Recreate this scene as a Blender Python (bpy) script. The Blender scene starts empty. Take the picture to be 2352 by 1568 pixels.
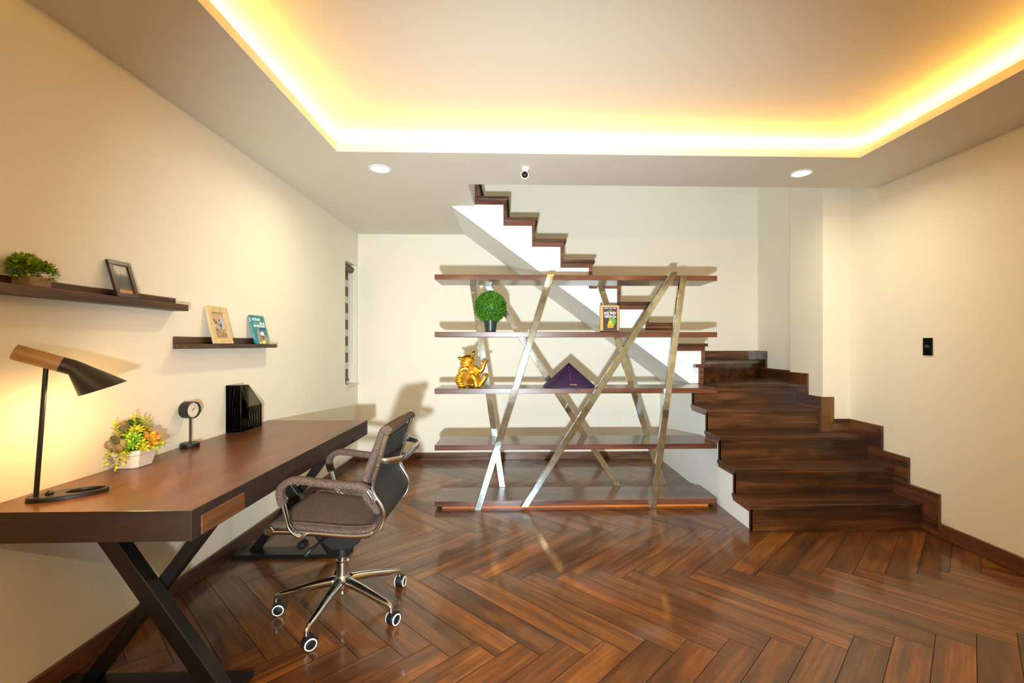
import bpy, bmesh, math, random
from mathutils import Vector, Matrix
R = math.radians
PI = math.pi
rnd = random.Random(7)
S = bpy.context.scene
COL = S.collection

# ------------------------------------------------------------------ camera
cd = bpy.data.cameras.new('camera')
cam = bpy.data.objects.new('camera', cd)
COL.objects.link(cam)
cd.sensor_width = 36.0
cd.lens = 1080.0 / 2352.0 * 36.0
cd.shift_x = -37.1 / 2352.0
cd.shift_y = 6.7 / 2352.0
cd.clip_start = 0.05
cam.location = (0, 0, 1.3)
cam.rotation_euler = (PI / 2, 0, -0.0293)
S.camera = cam

# ------------------------------------------------------------------ world, exposure
w = bpy.data.worlds.new('world')
S.world = w
w.use_nodes = True
w.node_tree.nodes['Background'].inputs[0].default_value = (0.05, 0.07, 0.11, 1)
w.node_tree.nodes['Background'].inputs[1].default_value = 0.3
S.view_settings.view_transform = 'Standard'
S.view_settings.look = 'None'
S.view_settings.exposure = 0.04
S.view_settings.gamma = 1.0
S.view_settings.use_curve_mapping = False

# ------------------------------------------------------------------ light levels
FLASH = 900
DOWN_FRONT = 11
REAR_FILL = 26  # added fill from behind the camera
LED = 25
LAMP = 8.5
UPSTAIRS = 15


def light(name, kind, loc, power, color, rot=(0, 0, 0), **kw):
    ld = bpy.data.lights.new(name, kind)
    ld.energy = power
    ld.color = color
    for k, v in kw.items():
        setattr(ld, k, v)
    lo = bpy.data.objects.new(name, ld)
    COL.objects.link(lo)
    lo.location = loc
    lo.rotation_euler = rot
    return lo


def aim(o, target):
    d = Vector(target) - o.location
    o.rotation_euler = d.to_track_quat('-Z', 'Y').to_euler()


# the photographer's lamp just under the lens (it throws the crisp shadows on the back wall)
fl = light('photo_lamp', 'SPOT', (-0.10, -0.25, 1.0), FLASH, (0.80, 0.93, 1.0),
           spot_size=R(90), spot_blend=1.0, shadow_soft_size=0.035)
aim(fl, (0.25, 5.3, 1.30))
# light coming down the stairwell from the upper floor
up_l = light('upstairs_lamp', 'AREA', (1.0, 4.6, 5.0), UPSTAIRS, (1, .97, .88), shape='RECTANGLE', size=2.4, size_y=1.0)


# ------------------------------------------------------------------ helpers
def srgb(h):
    h = h.lstrip('#')
    out = []
    for i in (0, 2, 4):
        c = int(h[i:i + 2], 16) / 255.0
        out.append(c / 12.92 if c <= 0.04045 else ((c + 0.055) / 1.055) ** 2.4)
    return (out[0], out[1], out[2], 1.0)


def new_mat(name):
    m = bpy.data.materials.new(name)
    m.use_nodes = True
    nt = m.node_tree
    b = nt.nodes['Principled BSDF']
    return m, nt, b


def plain(name, color, rough=0.5, metal=0.0, coat=0.0, bump=0.0, bscale=200.0, var=0.0, vscale=6.0, sss=0.0, alpha=1.0):
    m, nt, b = new_mat(name)
    c = srgb(color) if isinstance(color, str) else color
    b.inputs['Base Color'].default_value = c
    b.inputs['Roughness'].default_value = rough
    b.inputs['Metallic'].default_value = metal
    b.inputs['Coat Weight'].default_value = coat
    tc = nt.nodes.new('ShaderNodeTexCoord')
    n = nt.nodes.new('ShaderNodeTexNoise')
    n.inputs['Scale'].default_value = vscale
    nt.links.new(tc.outputs['Object'], n.inputs['Vector'])
    mx = nt.nodes.new('ShaderNodeMixRGB')
    mx.blend_type = 'MULTIPLY'
    mx.inputs['Fac'].default_value = 1.0
    mx.inputs['Color1'].default_value = c
    rp = nt.nodes.new('ShaderNodeValToRGB')
    lo = 1.0 - max(var, 0.02)
    rp.color_ramp.elements[0].color = (lo, lo, lo, 1)
    rp.color_ramp.elements[0].position = 0.3
    rp.color_ramp.elements[1].color = (1, 1, 1, 1)
    rp.color_ramp.elements[1].position = 0.7
    nt.links.new(n.outputs['Fac'], rp.inputs['Fac'])
    nt.links.new(rp.outputs['Color'], mx.inputs['Color2'])
    nt.links.new(mx.outputs['Color'], b.inputs['Base Color'])
    if bump > 0:
        n2 = nt.nodes.new('ShaderNodeTexNoise')
        n2.inputs['Scale'].default_value = bscale
        nt.links.new(tc.outputs['Object'], n2.inputs['Vector'])
        bp = nt.nodes.new('ShaderNodeBump')
        bp.inputs['Strength'].default_value = bump
        bp.inputs['Distance'].default_value = 0.002
        nt.links.new(n2.outputs['Fac'], bp.inputs['Height'])
        nt.links.new(bp.outputs['Normal'], b.inputs['Normal'])
    return m


def wood(name, dark, mid, lite, axis='X', scale=1.0, rough=0.3, coat=0.3, coat_rough=0.12, uv=False, attr=False, contrast=1.0, fine=0.12, blotch=0.35, rings=0.07):
    """procedural timber: long streaks along axis, growth-ring warps, fine pores"""
    m, nt, b = new_mat(name)
    L = nt.links.new
    tc = nt.nodes.new('ShaderNodeTexCoord')
    mp = nt.nodes.new('ShaderNodeMapping')
    a = 0.55 * scale
    c = 9.0 * scale
    sc = {'X': (a, c, c), 'Y': (c, a, c), 'Z': (c, c, a)}[axis]
    mp.inputs['Scale'].default_value = sc
    L(tc.outputs['UV' if uv else 'Object'], mp.inputs['Vector'])
    n1 = nt.nodes.new('ShaderNodeTexNoise')
    n1.inputs['Scale'].default_value = 1.0
    n1.inputs['Detail'].default_value = 3
    n1.inputs['Distortion'].default_value = 1.6
    L(mp.outputs['Vector'], n1.inputs['Vector'])
    mp2 = nt.nodes.new('ShaderNodeMapping')
    mp2.inputs['Scale'].default_value = tuple(v * k for v, k in zip(sc, (5, 5, 5)))
    L(tc.outputs['UV' if uv else 'Object'], mp2.inputs['Vector'])
    n2 = nt.nodes.new('ShaderNodeTexNoise')
    n2.inputs['Scale'].default_value = 1.6
    n2.inputs['Detail'].default_value = 6
    n2.inputs['Roughness'].default_value = 0.65
    n2.inputs['Distortion'].default_value = 0.4
    L(mp2.outputs['Vector'], n2.inputs['Vector'])
    # rings
    wv = nt.nodes.new('ShaderNodeMath')
    wv.operation = 'MULTIPLY'
    wv.inputs[1].default_value = 26.0
    L(n1.outputs['Fac'], wv.inputs[0])
    sn = nt.nodes.new('ShaderNodeMath')
    sn.operation = 'SINE'
    L(wv.outputs[0], sn.inputs[0])
    m1 = nt.nodes.new('ShaderNodeMath')
    m1.operation = 'MULTIPLY_ADD'
    m1.inputs[1].default_value = rings
    L(sn.outputs[0], m1.inputs[0])
    L(n1.outputs['Fac'], m1.inputs[2])
    m2 = nt.nodes.new('ShaderNodeMixRGB')
    m2.inputs['Fac'].default_value = 0.45
    L(m1.outputs[0], m2.inputs['Color1'])
    L(n2.outputs['Fac'], m2.inputs['Color2'])
    rp = nt.nodes.new('ShaderNodeValToRGB')
    e = rp.color_ramp.elements
    h = 0.16 / contrast
    e[0].position = 0.5 - h
    e[0].color = srgb(dark)
    e[1].position = 0.5 + h
    e[1].color = srgb(lite)
    k = e.new(0.5)
    k.color = srgb(mid)
    L(m2.outputs['Color'], rp.inputs['Fac'])
    src = rp.outputs['Color']
    # soft darker figure and knots
    mp3 = nt.nodes.new('ShaderNodeMapping')
    mp3.inputs['Scale'].default_value = tuple(2.2 if v == a else 6.5 for v in sc)
    L(tc.outputs['UV' if uv else 'Object'], mp3.inputs['Vector'])
    n3 = nt.nodes.new('ShaderNodeTexNoise')
    n3.inputs['Scale'].default_value = 1.0
    n3.inputs['Detail'].default_value = 2
    n3.inputs['Distortion'].default_value = 1.0
    L(mp3.outputs['Vector'], n3.inputs['Vector'])
    r3 = nt.nodes.new('ShaderNodeValToRGB')
    r3.color_ramp.elements[0].position = 0.28
    r3.color_ramp.elements[0].color = (1 - blotch, 1 - blotch * 1.05, 1 - blotch * 1.1, 1)
    r3.color_ramp.elements[1].position = 0.55
    r3.color_ramp.elements[1].color = (1, 1, 1, 1)
    L(n3.outputs['Fac'], r3.inputs['Fac'])
    m3 = nt.nodes.new('ShaderNodeMixRGB')
    m3.blend_type = 'MULTIPLY'
    m3.inputs['Fac'].default_value = 1.0
    L(src, m3.inputs['Color1'])
    L(r3.outputs['Color'], m3.inputs['Color2'])
    src = m3.outputs['Color']
    if attr:
        at = nt.nodes.new('ShaderNodeAttribute')
        at.attribute_name = 'tint'
        mm = nt.nodes.new('ShaderNodeMixRGB')
        mm.blend_type = 'MULTIPLY'
        mm.inputs['Fac'].default_value = 1.0
        L(src, mm.inputs['Color1'])
        L(at.outputs['Color'], mm.inputs['Color2'])
        src = mm.outputs['Color']
    L(src, b.inputs['Base Color'])
    b.inputs['Roughness'].default_value = rough
    b.inputs['Coat Weight'].default_value = coat
    b.inputs['Coat Roughness'].default_value = coat_rough
    bp = nt.nodes.new('ShaderNodeBump')
    bp.inputs['Strength'].default_value = fine
    bp.inputs['Distance'].default_value = 0.001
    L(n2.outputs['Fac'], bp.inputs['Height'])
    L(bp.outputs['Normal'], b.inputs['Normal'])
    return m


def emis(name, color, strength):
    m, nt, b = new_mat(name)
    b.inputs['Base Color'].default_value = (0.8, 0.8, 0.8, 1)
    b.inputs['Emission Color'].default_value = color
    b.inputs['Emission Strength'].default_value = strength
    return m


def finish(o, label=None, cat=None, group=None, kind=None):
    if label:
        o['label'] = label
    if cat:
        o['category'] = cat
    if group:
        o['group'] = group
    if kind:
        o['kind'] = kind
    return o


def thing(name, loc, label, cat, group=None):
    o = bpy.data.objects.new(name, None)
    o.empty_display_size = 0.05
    COL.objects.link(o)
    o.location = loc
    return finish(o, label, cat, group)


def world_loc(o):
    v = Vector((0, 0, 0))
    while o is not None:
        v += o.location
        o = o.parent
    return v


def obj(name, bm, mats, parent=None, smooth=False, bevel=0.0, seg=2, label=None, cat=None, group=None, kind=None, origin=None, autosm=None):
    """bm is in world coordinates; it becomes ONE mesh object"""
    bmesh.ops.recalc_face_normals(bm, faces=bm.faces[:])
    me = bpy.data.meshes.new(name)
    off = Vector((0, 0, 0))
    if parent is not None:
        off = world_loc(parent)
    elif origin is not None:
        off = Vector(origin)
    if off.length > 0:
        bmesh.ops.translate(bm, verts=bm.verts[:], vec=-off)
    bm.to_mesh(me)
    bm.free()
    if not isinstance(mats, (list, tuple)):
        mats = [mats]
    for m in mats:
        me.materials.append(m)
    if smooth:
        for p in me.polygons:
            p.use_smooth = True
        if autosm is not None:
            me.set_sharp_from_angle(angle=R(autosm))
    o = bpy.data.objects.new(name, me)
    COL.objects.link(o)
    if parent is not None:
        o.parent = parent
    elif origin is not None:
        o.location = off
    if bevel > 0:
        bv = o.modifiers.new('bevel', 'BEVEL')
        bv.width = bevel
        bv.segments = seg
        bv.limit_method = 'ANGLE'
        bv.angle_limit = R(40)
    return finish(o, label, cat, group, kind)


def box(bm, a, b, mi=0, M=None):
    x0, y0, z0 = a
    x1, y1, z1 = b
    vs = [bm.verts.new(p) for p in ((x0, y0, z0), (x1, y0, z0), (x1, y1, z0), (x0, y1, z0), (x0, y0, z1), (x1, y0, z1), (x1, y1, z1), (x0, y1, z1))]
    if M is not None:
        for v in vs:
            v.co = M @ v.co
    fs = []
    for q in ((0, 3, 2, 1), (4, 5, 6, 7), (0, 1, 5, 4), (1, 2, 6, 5), (2, 3, 7, 6), (3, 0, 4, 7)):
        f = bm.faces.new([vs[i] for i in q])
        f.material_index = mi
        fs.append(f)
    return vs


def prism(bm, pts, axis, a, b, mi=0, M=None):
    """pts: 2-D polygon in the plane across axis, extruded from a to b along axis. X:(y,z) Y:(x,z) Z:(x,y)"""
    def P(p, t):
        if axis == 'X':
            v = Vector((t, p[0], p[1]))
        elif axis == 'Y':
            v = Vector((p[0], t, p[1]))
        else:
            v = Vector((p[0], p[1], t))
        return M @ v if M is not None else v
    A = [bm.verts.new(P(p, a)) for p in pts]
    B = [bm.verts.new(P(p, b)) for p in pts]
    n = len(pts)
    fs = [bm.faces.new(A), bm.faces.new(list(reversed(B)))]
    for i in range(n):
        fs.append(bm.faces.new((A[i], B[i], B[(i + 1) % n], A[(i + 1) % n])))
    for f in fs:
        f.material_index = mi
    return A + B


def frames(pts, up=Vector((0, 0, 1))):
    out = []
    n = len(pts)
    prev = None
    for i in range(n):
        t = (pts[min(i + 1, n - 1)] - pts[max(i - 1, 0)]).normalized()
        if prev is None:
            u = up if abs(t.dot(up)) < 0.95 else Vector((1, 0, 0))
            s = t.cross(u).normalized()
        else:
            s = (prev - t * prev.dot(t)).normalized()
        prev = s
        out.append((t, s, t.cross(s).normalized()))
    return out


def tube(bm, pts, r, n=10, caps=True, mi=0, closed=False):
    pts = [Vector(p) for p in pts]
    rs = r if isinstance(r, (list, tuple)) else [r] * len(pts)
    rings = []
    for (t, s, u), p, rr in zip(frames(pts), pts, rs):
        rings.append([bm.verts.new(p + (s * math.cos(2 * PI * k / n) + u * math.sin(2 * PI * k / n)) * rr) for k in range(n)])
    m = len(rings)
    for i in range(m if closed else m - 1):
        A, B = rings[i], rings[(i + 1) % m]
        for k in range(n):
            f = bm.faces.new((A[k], A[(k + 1) % n], B[(k + 1) % n], B[k]))
            f.material_index = mi
    if caps and not closed:
        for rg in (rings[0], rings[-1]):
            f = bm.faces.new(rg)
            f.material_index = mi
    return rings


def strip(bm, pts, side, hw, ht, mi=0, rnd_n=0):
    """rectangular bar swept along pts; side = fixed sideways direction; hw half width along side, ht half thickness along normal"""
    pts = [Vector(p) for p in pts]
    n = len(pts)
    side = Vector(side).normalized()
    rings = []
    for i in range(n):
        t = (pts[min(i + 1, n - 1)] - pts[max(i - 1, 0)]).normalized()
        nm = side.cross(t).normalized()
        w_ = hw[i] if isinstance(hw, (list, tuple)) else hw
        h_ = ht[i] if isinstance(ht, (list, tuple)) else ht
        if rnd_n:
            rg = []
            for k in range(rnd_n):
                a = 2 * PI * k / rnd_n
                ca, sa = math.cos(a), math.sin(a)
                e = 0.45
                rg.append(bm.verts.new(pts[i] + side * w_ * math.copysign(abs(ca) ** e, ca) + nm * h_ * math.copysign(abs(sa) ** (e + 0.25), sa)))
        else:
            rg = [bm.verts.new(pts[i] + side * w_ * a + nm * h_ * b_) for a, b_ in ((-1, -1), (1, -1), (1, 1), (-1, 1))]
        rings.append(rg)
    k_ = len(rings[0])
    for A, B in zip(rings[:-1], rings[1:]):
        for k in range(k_):
            f = bm.faces.new((A[k], A[(k + 1) % k_], B[(k + 1) % k_], B[k]))
            f.material_index = mi
    for rg in (rings[0], rings[-1]):
        f = bm.faces.new(rg)
        f.material_index = mi


def lathe(bm, prof, c, axis=(0, 0, 1), n=32, mi=0, sx=1.0, sy=1.0):
    """prof: list of (r, h) from c along axis"""
    ax = Vector(axis).normalized()
    q = Vector((0, 0, 1)).rotation_difference(ax)
    c = Vector(c)
    rings = []
    for r, h in prof:
        if r < 1e-6:
            rings.append([bm.verts.new(c + q @ Vector((0, 0, h)))])
        else:
            rings.append([bm.verts.new(c + q @ Vector((r * sx * math.cos(2 * PI * k / n), r * sy * math.sin(2 * PI * k / n), h))) for k in range(n)])
    for A, B in zip(rings[:-1], rings[1:]):
        if len(A) == 1 and len(B) == 1:
            continue
        for k in range(n):
            if len(A) == 1:
                f = bm.faces.new((A[0], B[(k + 1) % n], B[k]))
            elif len(B) == 1:
                f = bm.faces.new((A[k], A[(k + 1) % n], B[0]))
            else:
                f = bm.faces.new((A[k], A[(k + 1) % n], B[(k + 1) % n], B[k]))
            f.material_index = mi
    for rg in (rings[0], rings[-1]):
        if len(rg) > 2:
            f = bm.faces.new(rg)
            f.material_index = mi


def catmull(pts, sub=6):
    P = [Vector(p) for p in pts]
    out = []
    for i in range(len(P) - 1):
        p0, p1, p2, p3 = P[max(i - 1, 0)], P[i], P[i + 1], P[min(i + 2, len(P) - 1)]
        for k in range(sub):
            t = k / sub
            out.append(0.5 * ((2 * p1) + (p2 - p0) * t + (2 * p0 - 5 * p1 + 4 * p2 - p3) * t * t + (3 * p1 - p0 - 3 * p2 + p3) * t ** 3))
    out.append(P[-1])
    return out


def text_bm(bm, s, size, M, depth=0.0006, mi=0, bold=0.0, width=None):
    """flat lettering in local x (reading) / y (up), placed by M; width = fit to this width"""
    cu = bpy.data.curves.new('lettering', 'FONT')
    cu.body = s
    cu.size = size
    cu.extrude = depth
    cu.offset = bold
    cu.align_x = 'CENTER'
    cu.resolution_u = 3
    to = bpy.data.objects.new('lettering', cu)
    COL.objects.link(to)
    dg = bpy.context.evaluated_depsgraph_get()
    me = bpy.data.meshes.new_from_object(to.evaluated_get(dg))
    bpy.data.objects.remove(to)
    if len(me.vertices):
        xs = [v.co.x for v in me.vertices]
        k = 1.0
        if width:
            k = width / max(1e-6, (max(xs) - min(xs)))
        mid = (max(xs) + min(xs)) / 2
        b2 = bmesh.new()
        b2.from_mesh(me)
        for v in b2.verts:
            v.co = M @ Vector(((v.co.x - mid) * k, v.co.y, v.co.z))
        for f in b2.faces:
            f.material_index = mi
        tmp = bpy.data.meshes.new('t')
        b2.to_mesh(tmp)
        b2.free()
        n0 = len(bm.faces)
        bm.from_mesh(tmp)
        bm.faces.ensure_lookup_table()
        for f in bm.faces[n0:]:
            f.material_index = mi
        bpy.data.meshes.remove(tmp)
    bpy.data.meshes.remove(me)
    bpy.data.curves.remove(cu)


def flat(bm, pts, M, d, mi, t=0.0004):
    """small flat patch (polygon in local x,y) lifted by d"""
    prism(bm, pts, 'Z', d, d + t, mi, M)


def ell(cx, cy, rx, ry, n=16, a=0.0):
    return [(cx + rx * math.cos(t) * math.cos(a) - ry * math.sin(t) * math.sin(a), cy + rx * math.cos(t) * math.sin(a) + ry * math.sin(t) * math.cos(a)) for t in [2 * PI * k / n for k in range(n)]]


# ------------------------------------------------------------------ materials
M_WALL = plain('cream_wall_paint', '#F0EAD9', 0.62, bump=0.05, bscale=90, var=0.02, vscale=1.5)
M_CEIL = plain('ceiling_paint', '#E5DECF', 0.7, bump=0.03, bscale=60, var=0.02, vscale=1.2)
M_WHITE = plain('white_stair_paint', '#F1F3F2', 0.55, bump=0.05, bscale=70, var=0.03, vscale=2)
M_STAIR = wood('dark_walnut_stair', '#1F0E06', '#452610', '#744622', 'X', 0.8, contrast=.95, blotch=.55, rough=0.34, coat=0.5, coat_rough=0.08, rings=.05)
M_STAIRY = wood('dark_walnut_depth', '#1F0E06', '#452610', '#744622', 'Y', 0.8, contrast=.95, blotch=.55, rough=0.34, coat=0.5, coat_rough=0.08, rings=.05)
M_EDGE = wood('red_brown_edge', '#4A2416', '#6A3A26', '#824A32', 'X', 1.3, rough=0.4, coat=0.2)
M_EDGEZ = wood('red_brown_edge_upright', '#5A2E1C', '#7C4630', '#94583A', 'Z', 1.3, rough=0.4, coat=0.2)
M_FLOOR = wood('herringbone_boards', '#3A200A', '#6C4017', '#96601F', 'X', 0.8, rough=0.36, coat=0.45, coat_rough=0.08, uv=True, attr=True, contrast=0.85, fine=0.06, blotch=0.5, rings=0.05)
M_GAP = plain('board_gap', '#120805', 0.8)
M_BASE = wood('baseboard_walnut', '#2C140B', '#54301C', '#7A4C2C', 'Y', 0.9, rough=0.35, coat=0.3)
M_BASEX = wood('baseboard_walnut_back', '#2C140B', '#5E3A22', '#86603C', 'X', 0.9, rough=0.4, coat=0.25)
M_SHELF = wood('shelf_board_wood', '#3A1B12', '#5A3324', '#734532', 'X', 1.2, rough=0.3, coat=0.45, coat_rough=0.1)
M_PLINTH = wood('orange_lit_plinth', '#9A4A14', '#C46A24', '#DE8A3C', 'X', 1.2, rough=0.4)  # pale wood; the orange light on it is put into the colour
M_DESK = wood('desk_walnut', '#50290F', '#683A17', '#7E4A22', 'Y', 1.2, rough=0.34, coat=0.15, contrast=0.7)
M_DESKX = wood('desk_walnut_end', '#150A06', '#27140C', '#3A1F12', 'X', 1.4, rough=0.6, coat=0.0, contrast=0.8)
M_DRAWER = wood('drawer_front_wood', '#4B2C14', '#603A1D', '#734828', 'Y', 1.5, rough=0.4, coat=0.1)
M_LEDGE = wood('dark_ledge_wood', '#2B1A11', '#49301F', '#5E432C', 'Y', 1.6, rough=0.5, coat=0.05)
M_STEEL = plain('polished_steel', (0.68, 0.80, 0.84, 1), 0.07, 1.0, bump=0.30, bscale=11, var=0.30, vscale=22)
M_CHROME = plain('chair_chrome', (0.64, 0.68, 0.73, 1), 0.13, 1.0)
M_BLACKM = plain('black_steel', '#0C0B0A', 0.4, 0.0, var=0.1)
M_BLACKP = plain('black_plastic', '#121111', 0.45)
M_LAMPB = plain('satin_black_lamp', '#16130F', 0.42)
M_TAN = plain('tan_lamp_tube', '#A98252', 0.4, 0.1, var=0.06)
M_MESHB = plain('black_mesh_fabric', '#191B1A', 0.7, bump=0.6, bscale=700)
M_GOLD = plain('gold_lacquer', (0.88, 0.53, 0.05, 1), 0.30, 0.95, bump=0.08, bscale=60)
M_LED = emis('led_strip_glow', (1.0, 0.50, 0.08, 1), LED * 6)
M_DOWN = emis('downlight_glow', (1.0, 0.95, 0.86, 1), 14.0)
M_TRIMW = plain('white_plastic', '#F3F0EA', 0.35)
M_BLACKG = plain('black_glass', '#0C0D0D', 0.12)
M_SILL = plain('sill_cream', '#DED3B8', 0.3)
M_TAUPE = plain('taupe_blind', '#6E5F50', 0.8, bump=0.1, bscale=400)
M_SHEER = plain('sheer_blind', '#D8CCB8', 0.8)
M_POTG = plain('dark_green_pot', '#1E3532', 0.35)
M_POTW = plain('white_ceramic', '#EFE4D4', 0.3)
M_BURLAP = plain('burlap_pot', '#8F7856', 0.9, bump=0.8, bscale=220, var=0.35, vscale=60)
M_SOIL = plain('moss_soil', '#2A2A14', 0.9, var=0.3, vscale=50)

# heathered wool
M_WOOL, nt, b = new_mat('heather_wool')
tc = nt.nodes.new('ShaderNodeTexCoord')
n = nt.nodes.new('ShaderNodeTexNoise')
n.inputs['Scale'].default_value = 330
n.inputs['Detail'].default_value = 4
nt.links.new(tc.outputs['Object'], n.inputs['Vector'])
rp = nt.nodes.new('ShaderNodeValToRGB')
rp.color_ramp.elements[0].position = 0.36
rp.color_ramp.elements[0].color = srgb('#211810')
rp.color_ramp.elements[1].position = 0.64
rp.color_ramp.elements[1].color = srgb('#665044')
nt.links.new(n.outputs['Fac'], rp.inputs['Fac'])
nt.links.new(rp.outputs['Color'], b.inputs['Base Color'])
b.inputs['Roughness'].default_value = 0.95
b.inputs['Sheen Weight'].default_value = 0.0
bp = nt.nodes.new('ShaderNodeBump')
bp.inputs['Strength'].default_value = 0.4
bp.inputs['Distance'].default_value = 0.002
nt.links.new(n.outputs['Fac'], bp.inputs['Height'])
nt.links.new(bp.outputs['Normal'], b.inputs['Normal'])

# wire mesh (file holder): woven holes
M_WIRE, nt, b = new_mat('wire_mesh')
b.inputs['Base Color'].default_value = srgb('#141210')
b.inputs['Roughness'].default_value = 0.5
tc = nt.nodes.new('ShaderNodeTexCoord')
acc = None
for axis, rot in (('Y', 0.0), ('Z', 0.0)):
    wv = nt.nodes.new('ShaderNodeTexWave')
    wv.wave_type = 'BANDS'
    wv.bands_direction = 'DIAGONAL' if axis == 'Y' else axis
    wv.inputs['Scale'].default_value = 75
    nt.links.new(tc.outputs['Object'], wv.inputs['Vector'])
    if acc is None:
        acc = wv.outputs['Fac']
    else:
        mm = nt.nodes.new('ShaderNodeMath')
        mm.operation = 'MULTIPLY'
        nt.links.new(acc, mm.inputs[0])
        nt.links.new(wv.outputs['Fac'], mm.inputs[1])
        acc = mm.outputs[0]
gt = nt.nodes.new('ShaderNodeMath')
gt.operation = 'LESS_THAN'
gt.inputs[1].default_value = 0.42
nt.links.new(acc, gt.inputs[0])
nt.links.new(gt.outputs[0], b.inputs['Alpha'])


def leaf_mat(name, c0, c1, c2, scale=40, rough=0.5):
    m, nt, b = new_mat(name)
    tc = nt.nodes.new('ShaderNodeTexCoord')
    n = nt.nodes.new('ShaderNodeTexNoise')
    n.inputs['Scale'].default_value = scale
    n.inputs['Detail'].default_value = 3
    nt.links.new(tc.outputs['Object'], n.inputs['Vector'])
    rp = nt.nodes.new('ShaderNodeValToRGB')
    e = rp.color_ramp.elements
    e[0].position, e[0].color = 0.35, srgb(c0)
    e[1].position, e[1].color = 0.68, srgb(c2)
    k = e.new(0.5)
    k.color = srgb(c1)
    nt.links.new(n.outputs['Fac'], rp.inputs['Fac'])
    nt.links.new(rp.outputs['Color'], b.inputs['Base Color'])
    b.inputs['Roughness'].default_value = rough
    return m


M_TOPI = leaf_mat('topiary_leaf', '#143A0C', '#3A7E18', '#84B82E', 75)
M_BUSH = leaf_mat('small_bush_leaf', '#2E5A0C', '#86AC1C', '#D8D83C', 55)
M_YEL = leaf_mat('yellow_green_leaf', '#7C9010', '#C0BE1C', '#E8D838', 60)
M_GRN = leaf_mat('fresh_green_leaf', '#2E6210', '#6FA81E', '#B6CC3C', 60)
M_ORA = leaf_mat('orange_succulent_leaf', '#A8A020', '#D89028', '#E8682C', 30)
M_OLV = leaf_mat('olive_round_leaf', '#3A3A20', '#5E5632', '#857448', 30)
M_DGR = leaf_mat('dark_green_leaf', '#14280C', '#244A14', '#3C6E1C', 60)

# purple straw hat
M_HAT, nt, b = new_mat('purple_straw')
tc = nt.nodes.new('ShaderNodeTexCoord')
sx = nt.nodes.new('ShaderNodeSeparateXYZ')
nt.links.new(tc.outputs['Object'], sx.inputs[0])
mm = nt.nodes.new('ShaderNodeMath')
mm.operation = 'MULTIPLY'
mm.inputs[1].default_value = 900
nt.links.new(sx.outputs['Z'], mm.inputs[0])
sn = nt.nodes.new('ShaderNodeMath')
sn.operation = 'SINE'
nt.links.new(mm.outputs[0], sn.inputs[0])
n = nt.nodes.new('ShaderNodeTexNoise')
n.inputs['Scale'].default_value = 260
nt.links.new(tc.outputs['Object'], n.inputs['Vector'])
ad = nt.nodes.new('ShaderNodeMath')
ad.operation = 'MULTIPLY_ADD'
ad.inputs[1].default_value = 0.18
nt.links.new(sn.outputs[0], ad.inputs[0])
nt.links.new(n.outputs['Fac'], ad.inputs[2])
rp = nt.nodes.new('ShaderNodeValToRGB')
rp.color_ramp.elements[0].position = 0.3
rp.color_ramp.elements[0].color = srgb('#140726')
rp.color_ramp.elements[1].position = 0.75
rp.color_ramp.elements[1].color = srgb('#3A1C58')
nt.links.new(ad.outputs[0], rp.inputs['Fac'])
nt.links.new(rp.outputs['Color'], b.inputs['Base Color'])
b.inputs['Roughness'].default_value = 0.55
bp = nt.nodes.new('ShaderNodeBump')
bp.inputs['Strength'].default_value = 0.6
bp.inputs['Distance'].default_value = 0.002
nt.links.new(ad.outputs[0], bp.inputs['Height'])
nt.links.new(bp.outputs['Normal'], b.inputs['Normal'])

# ------------------------------------------------------------------ room dimensions (metres)
XL, XR = -1.748, 2.87          # left and right wall faces
YB, YF = 5.31, -3.4            # back wall, wall behind the camera
ZC = 2.535                     # ceiling border
TOP = 5.2                      # stairwell ceiling
XW = 2.786                     # stairwell side wall beyond the pillar
XP = 2.633                     # pillar side face
PY0, PY1 = 3.94, 4.42
YOP = 3.64                     # edge of the stair opening in the ceiling
XOP = -0.357

# floor ------------------------------------------------------------
def clip(poly, x0, x1, y0, y1):
    def cl(P, f, inter):
        out = []
        for i in range(len(P)):
            a, b_ = P[i], P[(i + 1) % len(P)]
            fa, fb = f(a), f(b_)
            if fa:
                out.append(a)
            if fa != fb:
                out.append(inter(a, b_))
        return out
    def ix(x):
        return lambda a, b_: (x, a[1] + (b_[1] - a[1]) * (x - a[0]) / (b_[0] - a[0]))
    def iy(y):
        return lambda a, b_: (a[0] + (b_[0] - a[0]) * (y - a[1]) / (b_[1] - a[1]), y)
    for f, it in ((lambda p: p[0] >= x0, ix(x0)), (lambda p: p[0] <= x1, ix(x1)), (lambda p: p[1] >= y0, iy(y0)), (lambda p: p[1] <= y1, iy(y1))):
        if not poly:
            return poly
        poly = cl(poly, f, it)
    return poly


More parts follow.
